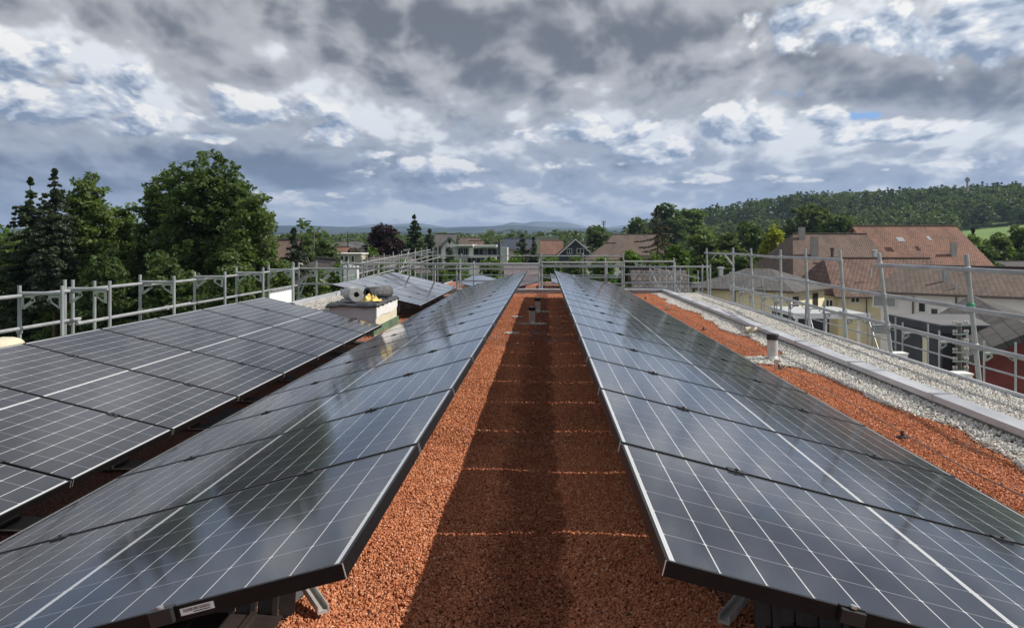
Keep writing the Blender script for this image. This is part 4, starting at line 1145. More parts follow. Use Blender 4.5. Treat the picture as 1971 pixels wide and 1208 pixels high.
# barn with dark tiles and red boards
Ar, Br, Cr, Dr, Er = at(1868, 567, 37), at(1995, 576, 30), at(1995, 634, 24.2), at(1852, 690, 24.5), at(1806, 604, 36)
bn = thing('barn', ((Dr.x+Cr.x)/2+1.5, 29, GROUND), 'barn with dark tiled roof and deep red wall at the right edge', 'barn')
cz = Vector((Cr.x*1.0, Cr.y, Cr.z))
uvplane('roof', [Dr, Er, Ar, Cr], M['tile_black'], bn, .18)
uvplane('roof', [Ar, Cr, Cr + Vector((3.2, -.6, -1.0)), Ar + Vector((3.4, -.4, -1.2))], M['tile_black'], bn, .18)
F1 = Dr + Vector((.25, .35, 0)); G1 = Cr + Vector((0, .35, 0)); G2 = Cr + Vector((3.0, -.25, -1.0)); H1 = Ar + Vector((3.0, -.8, -1.2)); I1 = Er + Vector((.5, -.8, 0))
wall_poly(bn, [(F1.x, F1.y), (I1.x, I1.y), (H1.x, H1.y), (G2.x, G2.y), (G1.x, G1.y)], GROUND, [F1.z-.22, I1.z-.25, H1.z-.25, G2.z-.25, G1.z-.28], M['wood_red'])
# side wing under the roof edge and its vent boxes
sw = thing('side_wing', (7.5, 30, GROUND), 'low white side wing below the right roof edge, inside the lower scaffold', 'building')
MB().box((5.4, 19.6, GROUND), (10.1, 48, -3.35)).build('wall', M['plaster_white'], sw); MB().box((5.3, 19.5, -3.35), (10.2, 48.1, -3.25)).build('roof', M['roof_slab'], sw)
for px, py, Y, h in ((1728, 680, 21.5, .3), (1848, 719, 18.2, .3)):
    q = at(px, py, Y); t = thing('vent_box', (q.x, q.y, -3.3), 'white vent box top just beyond the roof edge, ' + ('left' if px < 1800 else 'right') + ' of the insulator pole', 'vent box')
    MB().box((q.x-.17, q.y-.17, -3.25 if px < 1800 else -8.6), (q.x+.17, q.y+.17, q.z)).build('box', M['plaster_white'], t); MB().box((q.x-.19, q.y-.19, q.z), (q.x+.19, q.y+.19, q.z+.03)).build('lid', M['render_white'], t)
# insulator pole
up = thing('utility_pole', (at(1846, 650, 22).x, 22, GROUND), 'wooden utility pole topped with six tiers of ceramic insulators', 'utility pole')
q = at(1846, 622, 22); smooth_by_angle(MB().tube((q.x, 22, GROUND), (q.x, 22, q.z), .085, .062, n=14).build('pole', M['pole_wood'], up))
for k in range(6):
    z = q.z - .04 - k*.225 + (.0 if k < 3 else 0)
    ca = MB().obox((q.x, 21.92, z), (.19, 0, 0), (0, .02, 0), (0, 0, .018)).build('crossarm', M['zinc'], up)
    for s in (-.165, -.10, .10, .165):
        i_ = smooth_by_angle(MB().lathe([(.012, .0), (.012, .03), (.032, .032), (.030, .05), (.020, .055), (.034, .062), (.026, .088), (.012, .095)], (q.x+s, 21.92, z+.018), 12).build('insulator', M['ceramic'], ca)); fixsub(i_, up)

# centre ---------------------------------------------------------------
a = at(1040, 463, 190); b = at(1084, 463, 190)
gable_house('house with plain bright orange red roof straight ahead, left of the dark gable', a, b, 5.5, 3.0, M['tile_orange'], M['render_grey'])
a = at(1108, 459, 178); b = at(1104, 459, 192)
gable_house('dark grey gabled house with white verge boards straight ahead', a, b, 3.9, 3.5, M['tile_redbrown'], M['render_dark'],
    wins=[(at(1096, 486, 178.4).x, 178.35, at(1096, 483, 178.4).z, 1.1, 1.1, 0, -1), (at(1117, 484, 178.4).x, 178.35, at(1117, 483, 178.4).z, 1.5, 1.1, 0, -1)])
v = bpy.data.objects[-1] if False else None
vb = thing('verge_boards', (at(1108, 459, 177.9).x, 177.9, at(1108, 459, 178).z), 'white verge boards on the dark grey gable straight ahead', 'verge boards')
ap = at(1108, 459.5, 177.9); e1 = ap + Vector((-3.9, 0, -3.5)); e2 = ap + Vector((3.9, 0, -3.5))
for e_ in (e1, e2): MB().obox((ap+e_)/2 + Vector((0,0,-.12)), (e_-ap)/2, (0, .06, 0), (0, 0, .13)).build('board', M['render_white'], vb)
# white flats
fl = thing('apartment_building', (at(905, 490, 150).x, 152, GROUND), 'white flat roofed apartment building with stepped top floors, straight ahead left', 'building')
def bx(px0, px1, py, Y, dep, z0=GROUND): q0, q1 = at(px0, py, Y), at(px1, py, Y); return (q0.x, Y, z0), (q1.x, Y+dep, q0.z)
MB().box(*bx(857, 903, 474, 150, 9)).build('wall', M['render_grey'], fl); MB().box(*bx(903.2, 955, 476, 149, 9)).build('wall', M['render_white'], fl)
MB().box(*bx(873, 910, 470.5, 148.2, 10, at(873, 473.5, 148.2).z)).build('roof_slab', M['render_white'], fl); MB().box(*bx(912, 956, 471, 147.5, 10, at(912, 475, 147.5).z)).build('roof_slab', M['render_white'], fl)
MB().box(*bx(955.2, 963, 465, 150, 4)).build('stair_tower', M['render_dark'], fl)
MB().box(*bx(963.2, 976, 476, 150, 6)).build('wall', M['render_grey'], fl)
for px, py, w, h in ((887, 484, 1.1, 1.3), (896, 484, .9, 1.3), (922, 484.5, 2.0, 1.3), (934, 484.5, .8, 1.3), (947, 484.5, 1.9, 1.3), (905+3, 502, 1.6, 1.2), (925, 502, 1.6, 1.2), (945, 502, 1.6, 1.2)):
    Y = 150 if px < 903 else 149; q = at(px, py, Y-.03); window(fl, (q.x, Y-.02, q.z), (0, -1), w, h, 'window_glass', 'shutter_grey')
a = at(833, 448, 185); b = at(868, 449, 200)
gable_house('long house with dark grey roof, left of the white flats', at(838, 450, 176), at(880, 451, 176), 6.5, 3.8, M['tile_grey'], M['render_white'])
gable_house('small white gabled house with grey roof, in front of the long grey roof', at(867, 458, 162), at(862, 458, 172), 1.9, 1.7, M['tile_grey'], M['render_white'])
gable_house('low house with pale grey roof and white gable end, before the copper beech', at(745, 477, 118), at(792, 477, 124), 2.4, 1.7, M['tile_grey'], M['render_white'])
bb = thing('apartment_building', (at(669, 495, 100).x, 103, GROUND), 'beige flat roofed building with small dark windows, left of the beech', 'building')
MB().box(*bx(642, 695, 489, 100, 6)).build('wall', M['render_beige'], bb); MB().box(*bx(640, 697, 487.5, 99.8, 6.5, at(642, 488.9, 100).z)).build('roof_slab', M['render_white'], bb)
for px in (658, 667, 679): q = at(px, 498, 99.98); window(bb, (q.x, 99.99, q.z), (0, -1), .42, .75, mull=0)
gable_house('house with weathered red tiled roof above the beige building', at(640, 475, 128), at(672, 476, 128), 3.6, 1.7, M['tile_orange'], M['render_beige'])
gable_house('small cream gabled house with dark roof right of the red tiled roof', at(684, 478, 121), at(682, 477, 131), 1.6, 1.2, M['tile_brown'], M['render_cream'])
gable_house('pale grey hipped roof far left of the beech', at(650, 465, 190), at(662, 465, 190), 3.5, 1.4, M['tile_grey'], M['render_beige'], hipA=3, hipB=3, group='pale hipped roofs far behind the beige building')
gable_house('pale grey hipped roof nearest the beech trunk', at(678, 464, 200), at(690, 464, 200), 3.5, 1.5, M['tile_grey'], M['render_beige'], hipA=3, hipB=3, group='pale hipped roofs far behind the beige building')
gable_house('dark brown low roof in front of the copper beech', at(712, 494, 82), at(790, 493, 86), 3.2, 1.5, M['tile_dark'], M['render_grey'], hipA=2)
gable_house('brown tiled roof half hidden behind the large left tree', at(500, 462, 72), at(578, 462, 72), 5.5, 3.6, M['tile_old'], M['render_beige'])
gable_house('white house with dark roof glimpsed behind the rear left scaffold', at(612, 497, 62), at(648, 500, 56), 2.8, 1.6, M['tile_dark'], M['render_white'])
gable_house('row of brown roofs behind the white flats', at(886, 457, 215), at(925, 458, 215), 5, 2.2, M['tile_brown'], M['render_white'])
gable_house('low brown red roof peeping over the white flats', at(902, 463, 190), at(932, 464, 190), 3.2, 1.3, M['tile_redbrown'], M['render_cream'])
hs = gable_house('long dark roof with solar cells, straight ahead behind bare conifers', at(968, 459, 205), at(1030, 459, 205), 6, 2.5, M['solar_far'], M['render_beige'])
sh = thing('warehouse', (at(1048, 458, 260).x, 262, GROUND), 'long pale grey warehouse roof straight ahead in the distance', 'warehouse')
MB().box(*bx(1030, 1075, 457.5, 260, 12)).build('wall', M['render_beige'], sh); MB().box(*bx(1029, 1076, 455.5, 259.5, 13, at(1030, 457.3, 260).z)).build('roof', M['zinc'], sh)
gable_house('small white dormer house with dark roof right of the dark gable', at(1131, 463, 232), at(1124, 462, 244), 3.2, 2.6, M['tile_dark'], M['render_white'], wins=[(at(1131, 470, 232.4).x, 232.42, at(1131, 470, 232.4).z, 1.2, 1.2, 0, -1)])
gable_house('very large hipped grey brown barn roof right of centre', at(1178, 452, 172), at(1268, 451, 172), 8.5, 4.0, M['tile_brown'], M['render_beige'], hipA=3)
gable_house('house with hipped brown roof and white wall in front of the large barn roof', at(1166, 468, 140), at(1186, 468, 140), 4.6, 2.6, M['tile_brown'], M['render_white'], hipA=3.5, hipB=4)
gable_house('long grey flat looking roof at the far right edge', at(1915, 503, 118), at(2010, 503, 118), 4, .8, M['tile_grey'], M['render_grey'])
q = at(4, 532, 60); gable_house('small orange roofed hut at the far left edge', at(-20, 531, 62), at(8, 531, 62), 1.5, .9, M['tile_orange'], M['render_cream'])
# poles and masts
def mast(px, ptop, pbot, Y, r, label, arms=0, cat='pole', name='power_pole'):
    q = at(px, ptop, Y); t = thing(name, (q.x, Y, GROUND), label, cat)
    smooth_by_angle(MB().tube((q.x, Y, GROUND), q, r, r*.7, n=8).build('pole', M['pole_wood'], t))
    for k in range(arms): MB().obox((q.x, Y, q.z - .35 - .9*k), (1.3 - .3*k, 0, 0), (0, r*.5, 0), (0, 0, r*.6)).build('crossarm', M['zinc'], t)
mast(604, 446, 480, 95, .15, 'plain dark wooden pole rising behind the left conifers')
mast(669.5, 445, 490, 140, .13, 'thin power pole with crossarms above the beige building', 2)
mast(948, 441, 470, 230, .16, 'thin pole rising above the white flats', 1)
mast(1162, 425, 450, 420, .35, 'lattice like pylon on the skyline right of centre', 3, 'pylon', 'pylon')
q = at(1862, 341, 640); t = thing('lookout_tower', (q.x, 640, q.z-20), 'slim tower on the wooded hilltop at the right', 'tower')
MB().tube((q.x, 640, q.z-22), (q.x, 640, q.z), .8, n=8).build('shaft', M['concrete'], t); MB().box((q.x-1.15, 638.8, q.z-3.2), (q.x+1.15, 641.2, q.z-.8)).build('platform', M['concrete'], t)
# ------------------------------------------------------------------ ground, hills, mountains
def smst(x, a, b):
    t = np.clip((x-a)/(b-a), 0, 1); return t*t*(3-2*t)
def ground_z(x, y):
    x = np.asarray(x, float); y = np.asarray(y, float)
    z = GROUND + 27*smst(y, 260, 1700) + 10*smst(y, 1700, 4000)
    # wooded ridge on the right
    r = np.exp(-(((y-640)/230)**2)) * smst(x, 40, 420)*38 + np.exp(-(((y-330)/110)**2))*smst(x, 20, 110)*6
    return z + r
xs = np.concatenate([-np.geomspace(6000, 30, 60), np.linspace(-28, 28, 9), np.geomspace(30, 6000, 90)]); ys = np.concatenate([[-3000, -1000, -300, -60, 0, 60, 120, 180, 230], np.linspace(260, 1000, 60), np.geomspace(1020, 7200, 40)])
XX, YY = np.meshgrid(xs, ys); ZZ = ground_z(XX, YY)
nx = len(xs); i = np.arange(len(ys)-1)[:, None]*nx + np.arange(nx-1)[None]
tag(mesh_np('ground', np.stack([XX.ravel(), YY.ravel(), ZZ.ravel()], 1), np.stack([i, i+1, i+nx+1, i+nx], -1).reshape(-1, 4), M['meadow'], smooth=True), kind='structure')
def ridge(name, Y, pts, m, depth, rough, seed, kind='structure', n=500, base=-20):
    """hill range: skyline given as (photo px, photo py), sloping forward and back"""
    rs2 = np.random.RandomState(seed)
    if name == 'mountain_range': pts = [(a, 439 - (439-b)*.62) for a, b in pts]
    px = np.linspace(pts[0][0], pts[-1][0], n); py = np.interp(px, [p[0] for p in pts], [p[1] for p in pts])
    f = np.zeros(n)
    for k in range(1, 9): f += np.sin(px*.008*2**k*.8 + rs2.uniform(0, 6))*rough/1.7**k
    rows_ = []; prof = [(1., 0.), (.82, .12), (.6, .3), (.35, .55), (.12, .8), (0., 1.)]
    V = []; 
    for j, (hf, df) in enumerate([(0, -1.), (.30, -.72), (.55, -.45), (.8, -.2), (1, 0), (.7, .3), (0, 1.)]):
        jit = np.zeros(n)
        for k in range(1, 7): jit += np.sin(px*.012*2**k + j*2.1 + rs2.uniform(0, 6))/1.6**k
        for a in range(n):
            q = at(px[a], py[a] + f[a], Y); top = q.z
            V.append((q.x*(1+df*depth/Y), Y + df*depth + jit[a]*depth*.05*(0 < hf < 1), base + (top-base)*hf + (jit[a]*(top-base)*.05 if 0 < hf < 1 else 0)))
    F = [(j*n+a, j*n+a+1, (j+1)*n+a+1, (j+1)*n+a) for j in range(6) for a in range(n-1)]
    return tag(mesh_np(name, V, np.array(F), m, smooth=True), kind=kind)
ridge('mountain_range', 8200, [(-300, 470), (500, 462), (640, 440), (690, 430), (735, 424), (760, 427), (800, 424), (830, 430), (860, 438), (885, 434), (905, 433), (935, 437), (965, 430), (985, 421), (1010, 424), (1030, 418), (1060, 420), (1085, 419), (1110, 427), (1135, 436), (1170, 434), (1195, 430), (1230, 424), (1280, 420), (1400, 428), (1700, 425), (2300, 440)], M['mountain'], 1500, 1.2, 4)
ridge('far_hills', 5200, [(-400, 437), (0, 439), (300, 436), (540, 434), (600, 433), (650, 436), (700, 438), (760, 436), (860, 439), (930, 436), (985, 433), (1040, 436), (1090, 438), (1150, 441), (1220, 439), (1400, 440), (2300, 436)], M['hill_far'], 900, .8, 7)
ridge('middle_hills', 3300, [(-400, 452), (540, 447), (640, 449), (760, 446), (900, 448), (1200, 447), (1500, 449), (2300, 446)], M['hill_far'], 500, .6, 9)
V = []; n = 20
for j in range(n+1):
    for i in range(n+1): x, y = 5 + 62*i/n, 12 + 92*j/n; V.append((x, y, float(ground_z(x, y)) + .05))
tag(mesh_np('paved_yards', V, np.array([(j*(n+1)+i, j*(n+1)+i+1, (j+1)*(n+1)+i+1, (j+1)*(n+1)+i) for j in range(n) for i in range(n)]), M['yard']), kind='structure')
# light fields on the plain and on the right slope
for nm, pts, m in (('field', [(820, 443.5, 2600), (1010, 443.0, 2600), (1000, 446.5, 1900), (812, 447, 1900)], 'field_green'), ('field', [(560, 446, 2300), (740, 444, 2500), (730, 447.5, 1800), (575, 449, 1800)], 'field_green')):
    MBf = [at(*p) for p in pts]
    for v in MBf: v.z = float(ground_z(v.x, v.y)) + 1.5
    tag(MB().slab(MBf, .5).build(nm, M[m]), kind='structure')
def hillfield(nm, m, pxs, y0, y1, lift):
    V = []; n = 14
    for j in range(n+1):
        for i in range(n+1):
            Y = y0 + (y1-y0)*j/n; px = pxs[0] + (pxs[1]-pxs[0])*i/n; q = at(px, 450, Y); V.append((q.x, Y, float(ground_z(q.x, Y)) + lift))
    F = [(j*(n+1)+i, j*(n+1)+i+1, (j+1)*(n+1)+i+1, (j+1)*(n+1)+i) for j in range(n) for i in range(n)]
    tag(mesh_np(nm, V, F, M[m], smooth=True), kind='structure')
hillfield('meadow', 'field_green', (1842, 2080), 370, 500, .7)
hillfield('field', 'field_straw', (1858, 1945), 385, 405, .9)

# ------------------------------------------------------------------ trees
def leaf_mesh(name, centers, radii, per, size, seed, m, parent=None, flat=.6, droop=0.):
    """many leaf sized faces scattered round clump centres"""
    rs2 = np.random.RandomState(seed); n = len(centers)
    c = np.repeat(np.asarray(centers, float), per, 0); r = np.repeat(np.asarray(radii, float), per)
    g = rs2.normal(0, 1, (n*per, 3)); g /= np.linalg.norm(g, axis=1)[:, None]; g *= (rs2.uniform(.25, 1, n*per)**.5)[:, None]*r[:, None]; g[:, 2] *= flat
    p = c + g
    a = rs2.normal(0, 1, (n*per, 3)); a[:, 2] = a[:, 2]*.55 - droop; a /= np.linalg.norm(a, axis=1)[:, None]
    b = rs2.normal(0, 1, (n*per, 3)); b[:, 2] *= .6; b -= (a*b).sum(1)[:, None]*a; b /= np.linalg.norm(b, axis=1)[:, None]
    s = size*rs2.uniform(.55, 1.25, n*per)[:, None]
    V = np.stack([p - a*s, p + b*s*.55, p + a*s, p - b*s*.55], 1).reshape(-1, 3)
    F = np.arange(n*per*4).reshape(-1, 4)
    return mesh_np(name, V, F, m, parent)
def limbs(base, top, targets, r0, rs2, parent, m, nl=14):
    mb = MB(); base = Vector(base); top = Vector(top); k = 7; pts = []
    for i in range(k+1):
        f = i/k; p = base.lerp(top, f) + Vector((rs2.normal(0, .12), rs2.normal(0, .12), 0))*(r0*2)*(0 < i < k); pts.append(p)
    for i in range(k): mb.tube(pts[i], pts[i+1], r0*(1-.85*i/k), r0*(1-.85*(i+1)/k), n=9, caps=i in (0, k-1))
    idx = rs2.choice(len(targets), min(nl, len(targets)), replace=False)
    for j in idx:
        tg = Vector(targets[j]); f = min(.95, max(.2, (tg.z-base.z)/(top.z-base.z)*.75)); s = base.lerp(top, f); mid_ = s.lerp(tg, .5) + Vector((0, 0, -.08*(tg-s).length))
        r = r0*(1-.8*f)*.5; mb.tube(s, mid_, r, r*.6, n=6, caps=False); mb.tube(mid_, s.lerp(tg, .95), r*.6, r*.15, n=6, caps=False)
    return mb.build('trunk', m, parent, smooth=True)
def broadleaf(px, ptop, wpx, Y, m, label, group=None, lobes=7, nclump=420, per=34, leafs=.13, seed=0, base=None, cr=.62, tm='trunk', fill=.45, low=.25, name='broadleaf_tree', sparse=1., gz=None):
    rs2 = np.random.RandomState(seed or int(px*7+Y)); top = at(px, ptop, Y); w = wpx*Y/1640
    g0 = float(ground_z(top.x, Y)) if gz is None else gz
    H = top.z - g0; t = thing(name, (top.x, Y, g0), label, 'tree', group)
    zc0 = g0 + H*low; cents = []; rad = []
    # lobes: overlapping uneven masses inside the crown
    L_ = []
    for k in range(lobes):
        a = rs2.uniform(0, 2*pi); rr = rs2.uniform(.15, .62)*w/2; f = (k + .5)/lobes
        z = zc0 + (H*(1-low))*(.12 + .70*f); prof = math.sin(pi*min(1, .25 + .72*f))**.6
        L_.append((np.array([top.x + rr*math.cos(a)*prof*1.2, Y + rr*math.sin(a)*prof, z]), w*rs2.uniform(.22, .34)*(.6+.5*prof), H*(1-low)*rs2.uniform(.13, .21)))
    L_.append((np.array([top.x, Y, g0 + H*(.93) - .10*H]), w*.20, H*.13)); L_.append((np.array([top.x, Y, zc0 + H*(1-low)*.45]), w*.40, H*(1-low)*.36))
    wts = np.array([l[1]**2 for l in L_]); wts /= wts.sum()
    lf = max(.10, Y*.0029)*(.8 if m is M['leaf_copper'] else 1); cr0 = max(.34, w*.058, lf*1.6)
    area = w*H*(1-low)*2.6; nclump = int(min(1700, max(160, area/cr0**2*.85*sparse))); per = int(min(70, max(16, (cr0/lf)**2*5.2)))
    for k in range(nclump):
        l = L_[rs2.choice(len(L_), p=wts)]; d = rs2.normal(0, 1, 3); d /= np.linalg.norm(d)
        if d[2] < -.3: d[2] *= -.6
        s = rs2.uniform(.0, 1)**fill if rs2.rand() < .35 else rs2.uniform(.88, 1.1)
        c = l[0] + d*np.array([l[1], l[1], l[2]])*s
        cents.append(c); rad.append(cr0*rs2.uniform(.6, 1.35))
    zs = np.array([c[2] for c in cents]); sh = (top.z - .3) - zs.max()
    for c in cents: c[2] += sh*((c[2]-g0)/H)
    leaf_mesh('crown', cents, rad, per, lf, seed+3, m, t)
    limbs((top.x, Y, g0), (top.x, Y, g0 + H*.82), cents, max(.12, H*.018), rs2, t, M[tm], 16)
    return t
def conifer(px, ptop, wpx, Y, m, label, group=None, seed=1, bare=.12, whorls=34, per=26, tm='trunk', open_=1., taper=.34, name='spruce', gz=None, lf=None):
    rs2 = np.random.RandomState(seed + int(px)); top = at(px, ptop, Y); w = wpx*Y/1640; g0 = float(ground_z(top.x, Y)) if gz is None else gz; H = top.z-g0
    t = thing(name, (top.x, Y, g0), label, 'tree', group); cents = []; rad = []; tw = MB()
    lf = lf or max(.09, Y*.0022); nb_ = int(whorls*(11 if open_ >= .95 else 5)); sp_ = max(.30, w*.055)
    for k in range(nb_):
        f = 1 - (1 - rs2.uniform(0, 1))**.62 if k > 5 else .98 + .02*k/5
        z = g0 + H*(bare + (1-bare)*f); R_ = (w/2)*(min(1, (1-f)/taper)**.9)*(.66+.5*rs2.rand() + .12*math.sin(f*37)) + .04
        a = rs2.uniform(0, 2*pi); ns = max(2, int(R_/sp_)+1)
        for s in np.linspace(.12, 1, ns):
            cents.append((top.x + math.cos(a)*R_*s, Y + math.sin(a)*R_*s, z - R_*s*.42 + R_*.22*s*s)); rad.append(sp_*(.75 + .35*(1-s))*open_*(.22 + .78*min(1, (1-f)/taper)))
    per = int(min(46, max(10, (sp_/lf)**2*5)*(1 if open_ >= .95 else .5)))
    leaf_mesh('crown', cents, rad, per, lf, seed+9, m, t, flat=.45, droop=.35)
    k = 8; mb = MB()
    for i in range(k): mb.tube((top.x, Y, g0+H*i/k), (top.x, Y, g0+H*(i+1)/k), H*.011*(1-i/k)+.02, H*.011*(1-(i+1)/k)+.02, n=8, caps=i in (0, k-1))
    mb.build('trunk', M[tm], t, smooth=True)
    return t
# left group
conifer(58, 343, 118, 44, M['needle'], 'dark spruce, leftmost of the tall trees on the left', seed=2, whorls=44, per=20)
conifer(105, 326, 62, 41, M['needle_grey'], 'slim spruce with a long bare trunk between the leftmost spruce and a light green tree', seed=3, bare=.50, whorls=26, per=22)
broadleaf(172, 326, 168, 43, M['leaf_mid'], 'light green broadleaf tree beside the two left spruces', lobes=9, nclump=520, per=36, leafs=.11, seed=5, low=.12)
broadleaf(415, 280, 250, 42, M['leaf_deep'], 'tallest broad green tree on the left with an uneven crown', lobes=12, nclump=1150, per=40, leafs=.075, seed=8, low=.05, cr=.5)
broadleaf(315, 322, 175, 45, M['leaf_deep'], 'dark green tree joining the left flank of the tallest tree', lobes=9, nclump=700, per=36, leafs=.09, seed=12, low=.05)
broadleaf(485, 365, 140, 40, M['leaf_mid'], 'lower green tree on the right flank of the tallest tree', lobes=8, nclump=520, per=36, leafs=.11, seed=15, low=.03)
broadleaf(240, 385, 110, 47, M['leaf_mid'], 'middle green tree in the gap between the light tree and the tallest tree', lobes=7, nclump=420, per=32, leafs=.13, seed=17, low=.03)
broadleaf(20, 450, 130, 46, M['leaf_mid'], 'bushy low tree at the left picture edge', lobes=7, nclump=420, per=32, leafs=.13, seed=19, low=.02)
broadleaf(95, 455, 130, 48, M['leaf_deep'], 'low dark tree behind the bare spruce trunk', lobes=7, nclump=420, per=32, leafs=.13, seed=20, low=.02)
broadleaf(200, 470, 150, 39, M['leaf_deep'], 'dark undergrowth tree below the light green tree', lobes=8, nclump=480, per=32, leafs=.12, seed=22, low=.02)
broadleaf(330, 480, 170, 38, M['leaf_deep'], 'dark undergrowth tree below the tallest tree', lobes=8, nclump=520, per=32, leafs=.11, seed=24, low=.02)
broadleaf(455, 480, 130, 36, M['leaf_deep'], 'shaded bushy tree behind the left scaffold corner', lobes=8, nclump=480, per=32, leafs=.11, seed=25, low=.02)
conifer(566, 440, 88, 58, M['needle_grey'], 'grey green conifer right of the tallest tree', seed=27, bare=.05, whorls=34, per=22, open_=1.3)
broadleaf(622, 458, 72, 78, M['leaf_deep'], 'dense dark oval tree left of the beige building', lobes=6, nclump=380, per=34, leafs=.13, seed=29, low=.02)
broadleaf(588, 447, 60, 92, M['leaf_deep'], 'dark round tree behind the plain wooden pole', lobes=6, nclump=260, per=30, leafs=.14, seed=30, low=.05)
broadleaf(742, 428, 112, 112, M['leaf_copper'], 'large copper beech with dark purple foliage', lobes=9, nclump=640, per=36, leafs=.10, seed=31, low=.05)
broadleaf(718, 474, 28, 92, M['leaf_bright'], 'small bright green tree before the copper beech', lobes=5, nclump=150, per=26, leafs=.2, seed=33, low=.1)
conifer(797, 415, 50, 106, M['needle'], 'tall pointed spruce right of the copper beech', seed=35, bare=.03, whorls=44, per=20)
conifer(827, 442, 44, 108, M['needle_grey'], 'shorter blunt spruce touching the tall pointed spruce', seed=37, bare=.03, whorls=30, per=20)
conifer(865, 462, 16, 140, M['needle_grey'], 'tiny conifer in front of the small white gable', seed=38, bare=.03, whorls=20, per=14)
for k, (px, pt, w, Y, mm, lab) in enumerate([
    (600, 508, 90, 40, 'leaf_mid', 'green bush behind the rear left scaffold corner'), (655, 500, 80, 42, 'leaf_bright', 'bright bush before the white house behind the left scaffold'),
    (735, 500, 70, 64, 'leaf_mid', 'bush right of the tall white tarpaulin'), (775, 497, 60, 62, 'leaf_bright', 'light bush below the dark brown roof'),
    (880, 495, 90, 66, 'leaf_bright', 'light green treetop below the left part of the white flats'), (848, 504, 60, 58, 'leaf_mid', 'treetop between the distant scaffold and the white flats'), (945, 490, 80, 72, 'leaf_mid', 'green treetop below the right part of the white flats'),
    (990, 484, 70, 74, 'leaf_bright', 'bright treetop right of the white flats'), (1060, 488, 90, 70, 'leaf_bright', 'bright treetop below the orange red roof'),
    (1110, 487, 80, 72, 'leaf_mid', 'green treetop below the dark gable'), (1165, 490, 80, 68, 'leaf_bright', 'bright treetop below the hipped brown roof'),
    (1215, 478, 80, 76, 'leaf_bright', 'bright round tree left of the brown conifer'), (1262, 482, 70, 66, 'leaf_mid', 'green tree at the foot of the brown conifer'), (1305, 468, 80, 78, 'leaf_bright', 'bright tree right of the brown conifer'), (1250, 510, 80, 62, 'leaf_mid', 'low green bush behind the dense distant scaffold')]):
    broadleaf(px, pt, w, Y, M[mm], lab, 'green treetops behind the rear scaffold', lobes=6, nclump=300, per=32, leafs=.14, seed=40+k, low=.02)
conifer(1005, 452, 42, 122, M['needle_grey'], 'grey green conifer before the dark solar roof', seed=60, bare=.02, whorls=26, per=20)
conifer(1027, 457, 22, 118, M['needle'], 'thin dark conifer beside the grey green conifer', seed=61, bare=.02, whorls=24, per=16)
broadleaf(1144, 433, 54, 190, M['leaf_deep'], 'dark round tree above the white dormer house', lobes=6, nclump=320, per=32, leafs=.12, seed=62, low=.02)
conifer(1266, 396, 92, 84, M['leaf_brown'], 'sparse brownish conifer rising before the dark woods', seed=63, bare=.12, whorls=28, per=8, open_=.9, tm='trunk_grey', lf=.09)
for k, (px, pt, w, Y, mm, lab, cn) in enumerate([
    (1228, 420, 56, 215, 'leaf_deep', 'dark tree at the lower left end of the wood', 0), (1283, 392, 96, 225, 'leaf_deep', 'big dark tree topping the left end of the wood', 0), (1335, 402, 80, 235, 'leaf_mid', 'dark tree right of the big one at the end of the wood', 0),
    (1345, 440, 90, 105, 'leaf_mid', 'green tree between the brown conifer and the willow', 0), (1400, 446, 90, 98, 'leaf_olive', 'olive green tree behind the scaffold corner', 0),
    (1440, 425, 90, 135, 'leaf_wood', 'dark green tree left of the yellow tree', 0), (1385, 480, 90, 82, 'leaf_mid', 'shaded tree behind the grey hipped roof, left', 0), (1435, 486, 80, 80, 'leaf_deep', 'shaded tree behind the grey hipped roof, right', 0),
    (1491, 431, 66, 108, 'leaf_yellow', 'bright yellow green tree beside the brown farmhouse', 0), (1548, 392, 124, 190, 'leaf_olive', 'wide grey green willow above the brown farmhouse', 0),
    (1625, 412, 80, 175, 'leaf_deep', 'dark tree left of the orange red farmhouse roof', 0), (1870, 452, 56, 118, 'leaf_mid', 'green tree at the right end of the orange red roof', 0), (1925, 448, 80, 122, 'leaf_mid', 'round green tree right of the farmhouse', 0), (1965, 432, 80, 130, 'leaf_mid', 'green tree at the right picture edge before the meadow', 0),
    (1895, 470, 70, 108, 'leaf_deep', 'lower dark tree before the meadow', 0), (2010, 450, 90, 120, 'leaf_deep', 'dark tree mostly outside the right edge', 0)]):
    broadleaf(px, pt, w, Y, M[mm], lab, lobes=8, nclump=420, per=32, leafs=.12, seed=70+k, low=.02)
conifer(1873, 440, 9, 150, M['needle'], 'tiny dark cypress at the edge of the meadow', seed=90, bare=.02, whorls=18, per=14)

# the wood on the ridge and belts of far trees, as one mass each
def wood(name, spots, m, per, size, seed, con=None):
    rs2 = np.random.RandomState(seed); cs = []; rd = []
    for (x, y, z, h, w, c) in spots:
        n = 24
        for k in range(n):
            f = rs2.rand()
            rr = w/2*((1-f)**.8 if c else math.sin(pi*min(1, .3+.68*f))**.5)*rs2.uniform(.5, 1); a = rs2.uniform(0, 2*pi)
            cs.append((x + rr*math.cos(a), y + rr*math.sin(a), z + h*(.15+.85*f))); rd.append(w*(.12 if c else .17))
    o = leaf_mesh(name, cs, rd, per, size, seed+1, m); return tag(o, kind='stuff')
rs3 = np.random.RandomState(77); sp = []; sc2 = []
sky = ([1180, 1210, 1260, 1320, 1380, 1450, 1500, 1560, 1620, 1700, 1760, 1830, 1900, 1971, 2150], [447, 436, 414, 402, 396, 386, 376, 370, 367, 366, 362, 357, 356, 353, 350])
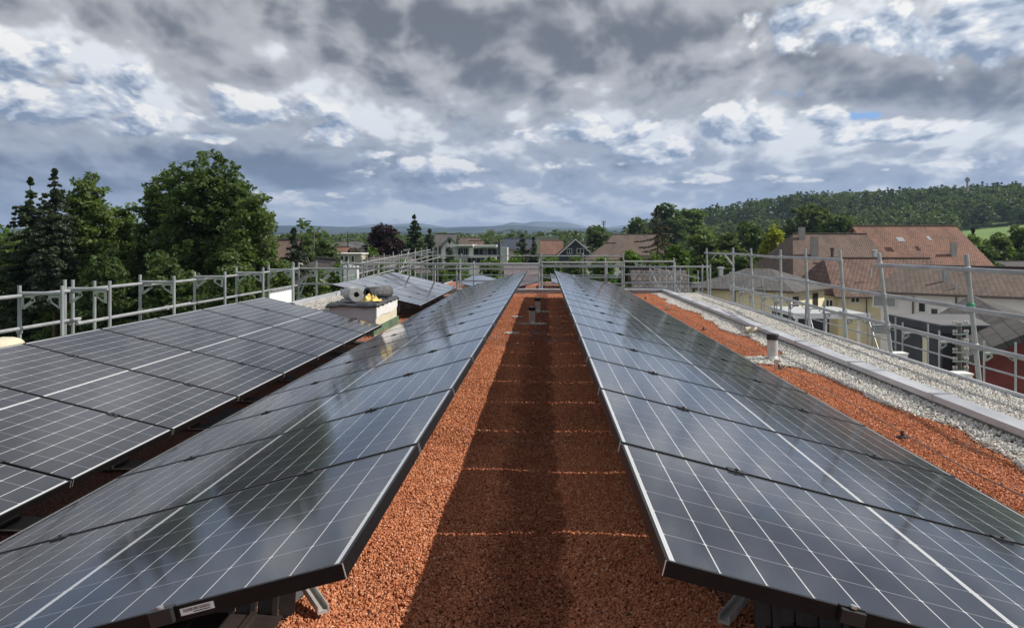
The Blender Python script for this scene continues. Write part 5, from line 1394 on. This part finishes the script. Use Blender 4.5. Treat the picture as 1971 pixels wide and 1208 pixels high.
for k in range(1500):
    px = rs3.uniform(1200, 2120); Y = rs3.uniform(430, 700) if k < 1250 else rs3.uniform(610, 700)
    q = at(px, 450, Y); gz = float(ground_z(q.x, Y)); h = rs3.uniform(11, 17); c = rs3.rand() < .14
    lim = at(px, np.interp(px, *sky) + (3 if not c else -3), Y).z
    if px > 1835 and Y < 508: continue
    top_ = min(gz + h, lim); 
    if Y > 600: top_ = lim - rs3.uniform(-1.2, 3.5)*(1 + .5*math.sin(px*.045))
    if top_ < gz + 4: top_ = gz + 4
    (sc2 if c else sp).append((q.x, Y, gz, top_-gz, rs3.uniform(7, 12) if not c else 6, c))
wood('ridge_wood', sp, M['leaf_wood'], 16, .85, 5); wood('ridge_conifers', sc2, M['needle'], 14, .7, 6)
sp = []
for k in range(420):
    px = rs3.uniform(540, 1240); Y = rs3.uniform(300, 900); q = at(px, 450, Y); gz = float(ground_z(q.x, Y))
    lim = at(px, 449.5 + 2.5*math.sin(px*.05) - (6 if px > 930 else 0) + rs3.uniform(-2, 3), Y).z
    if lim - gz < 3: continue
    sp.append((q.x, Y, gz, min(lim-gz, rs3.uniform(9, 15)), rs3.uniform(7, 11), rs3.rand() < .2))
wood('far_trees', sp, M['leaf_wood'], 14, .7, 8)
sp = []
for k in range(330):
    x = rs3.uniform(-190, -18); Y = rs3.uniform(75, 260)
    if abs(x/Y) > .8 or (x/Y) > -.26: continue
    gz = GROUND; sp.append((x, Y, gz, rs3.uniform(9, 13), rs3.uniform(6, 9), False))
wood('left_woods', sp, M['leaf_deep'], 22, .5, 10)
sp = []
for k in range(60):
    px = rs3.uniform(1800, 2060); Y = rs3.uniform(140, 330); q = at(px, 450, Y); gz = float(ground_z(q.x, Y))
    lim = at(px, 462 + rs3.uniform(0, 6), Y).z
    if lim - gz > 2.5: sp.append((q.x, Y, gz, min(lim-gz, 12), rs3.uniform(6, 9), False))
wood('right_hedges', sp, M['leaf_mid'], 20, .45, 12)

# ------------------------------------------------------------------ haze
b_, out_ = mat('haze_air'); X.nt.nodes.remove(b_)
pv = nnew('ShaderNodeVolumePrincipled'); pv.inputs['Color'].default_value = (.47, .65, 1.0, 1); pv.inputs['Density'].default_value = .00012; pv.inputs['Anisotropy'].default_value = .2
X.nt.links.new(pv.outputs[0], out_.inputs['Volume'])
HZ = True
if HZ:
    hz = MB().box((-7000, -3200, -30), (7000, 9900, 420)).build('haze', M['haze_air']); tag(hz, kind='stuff')
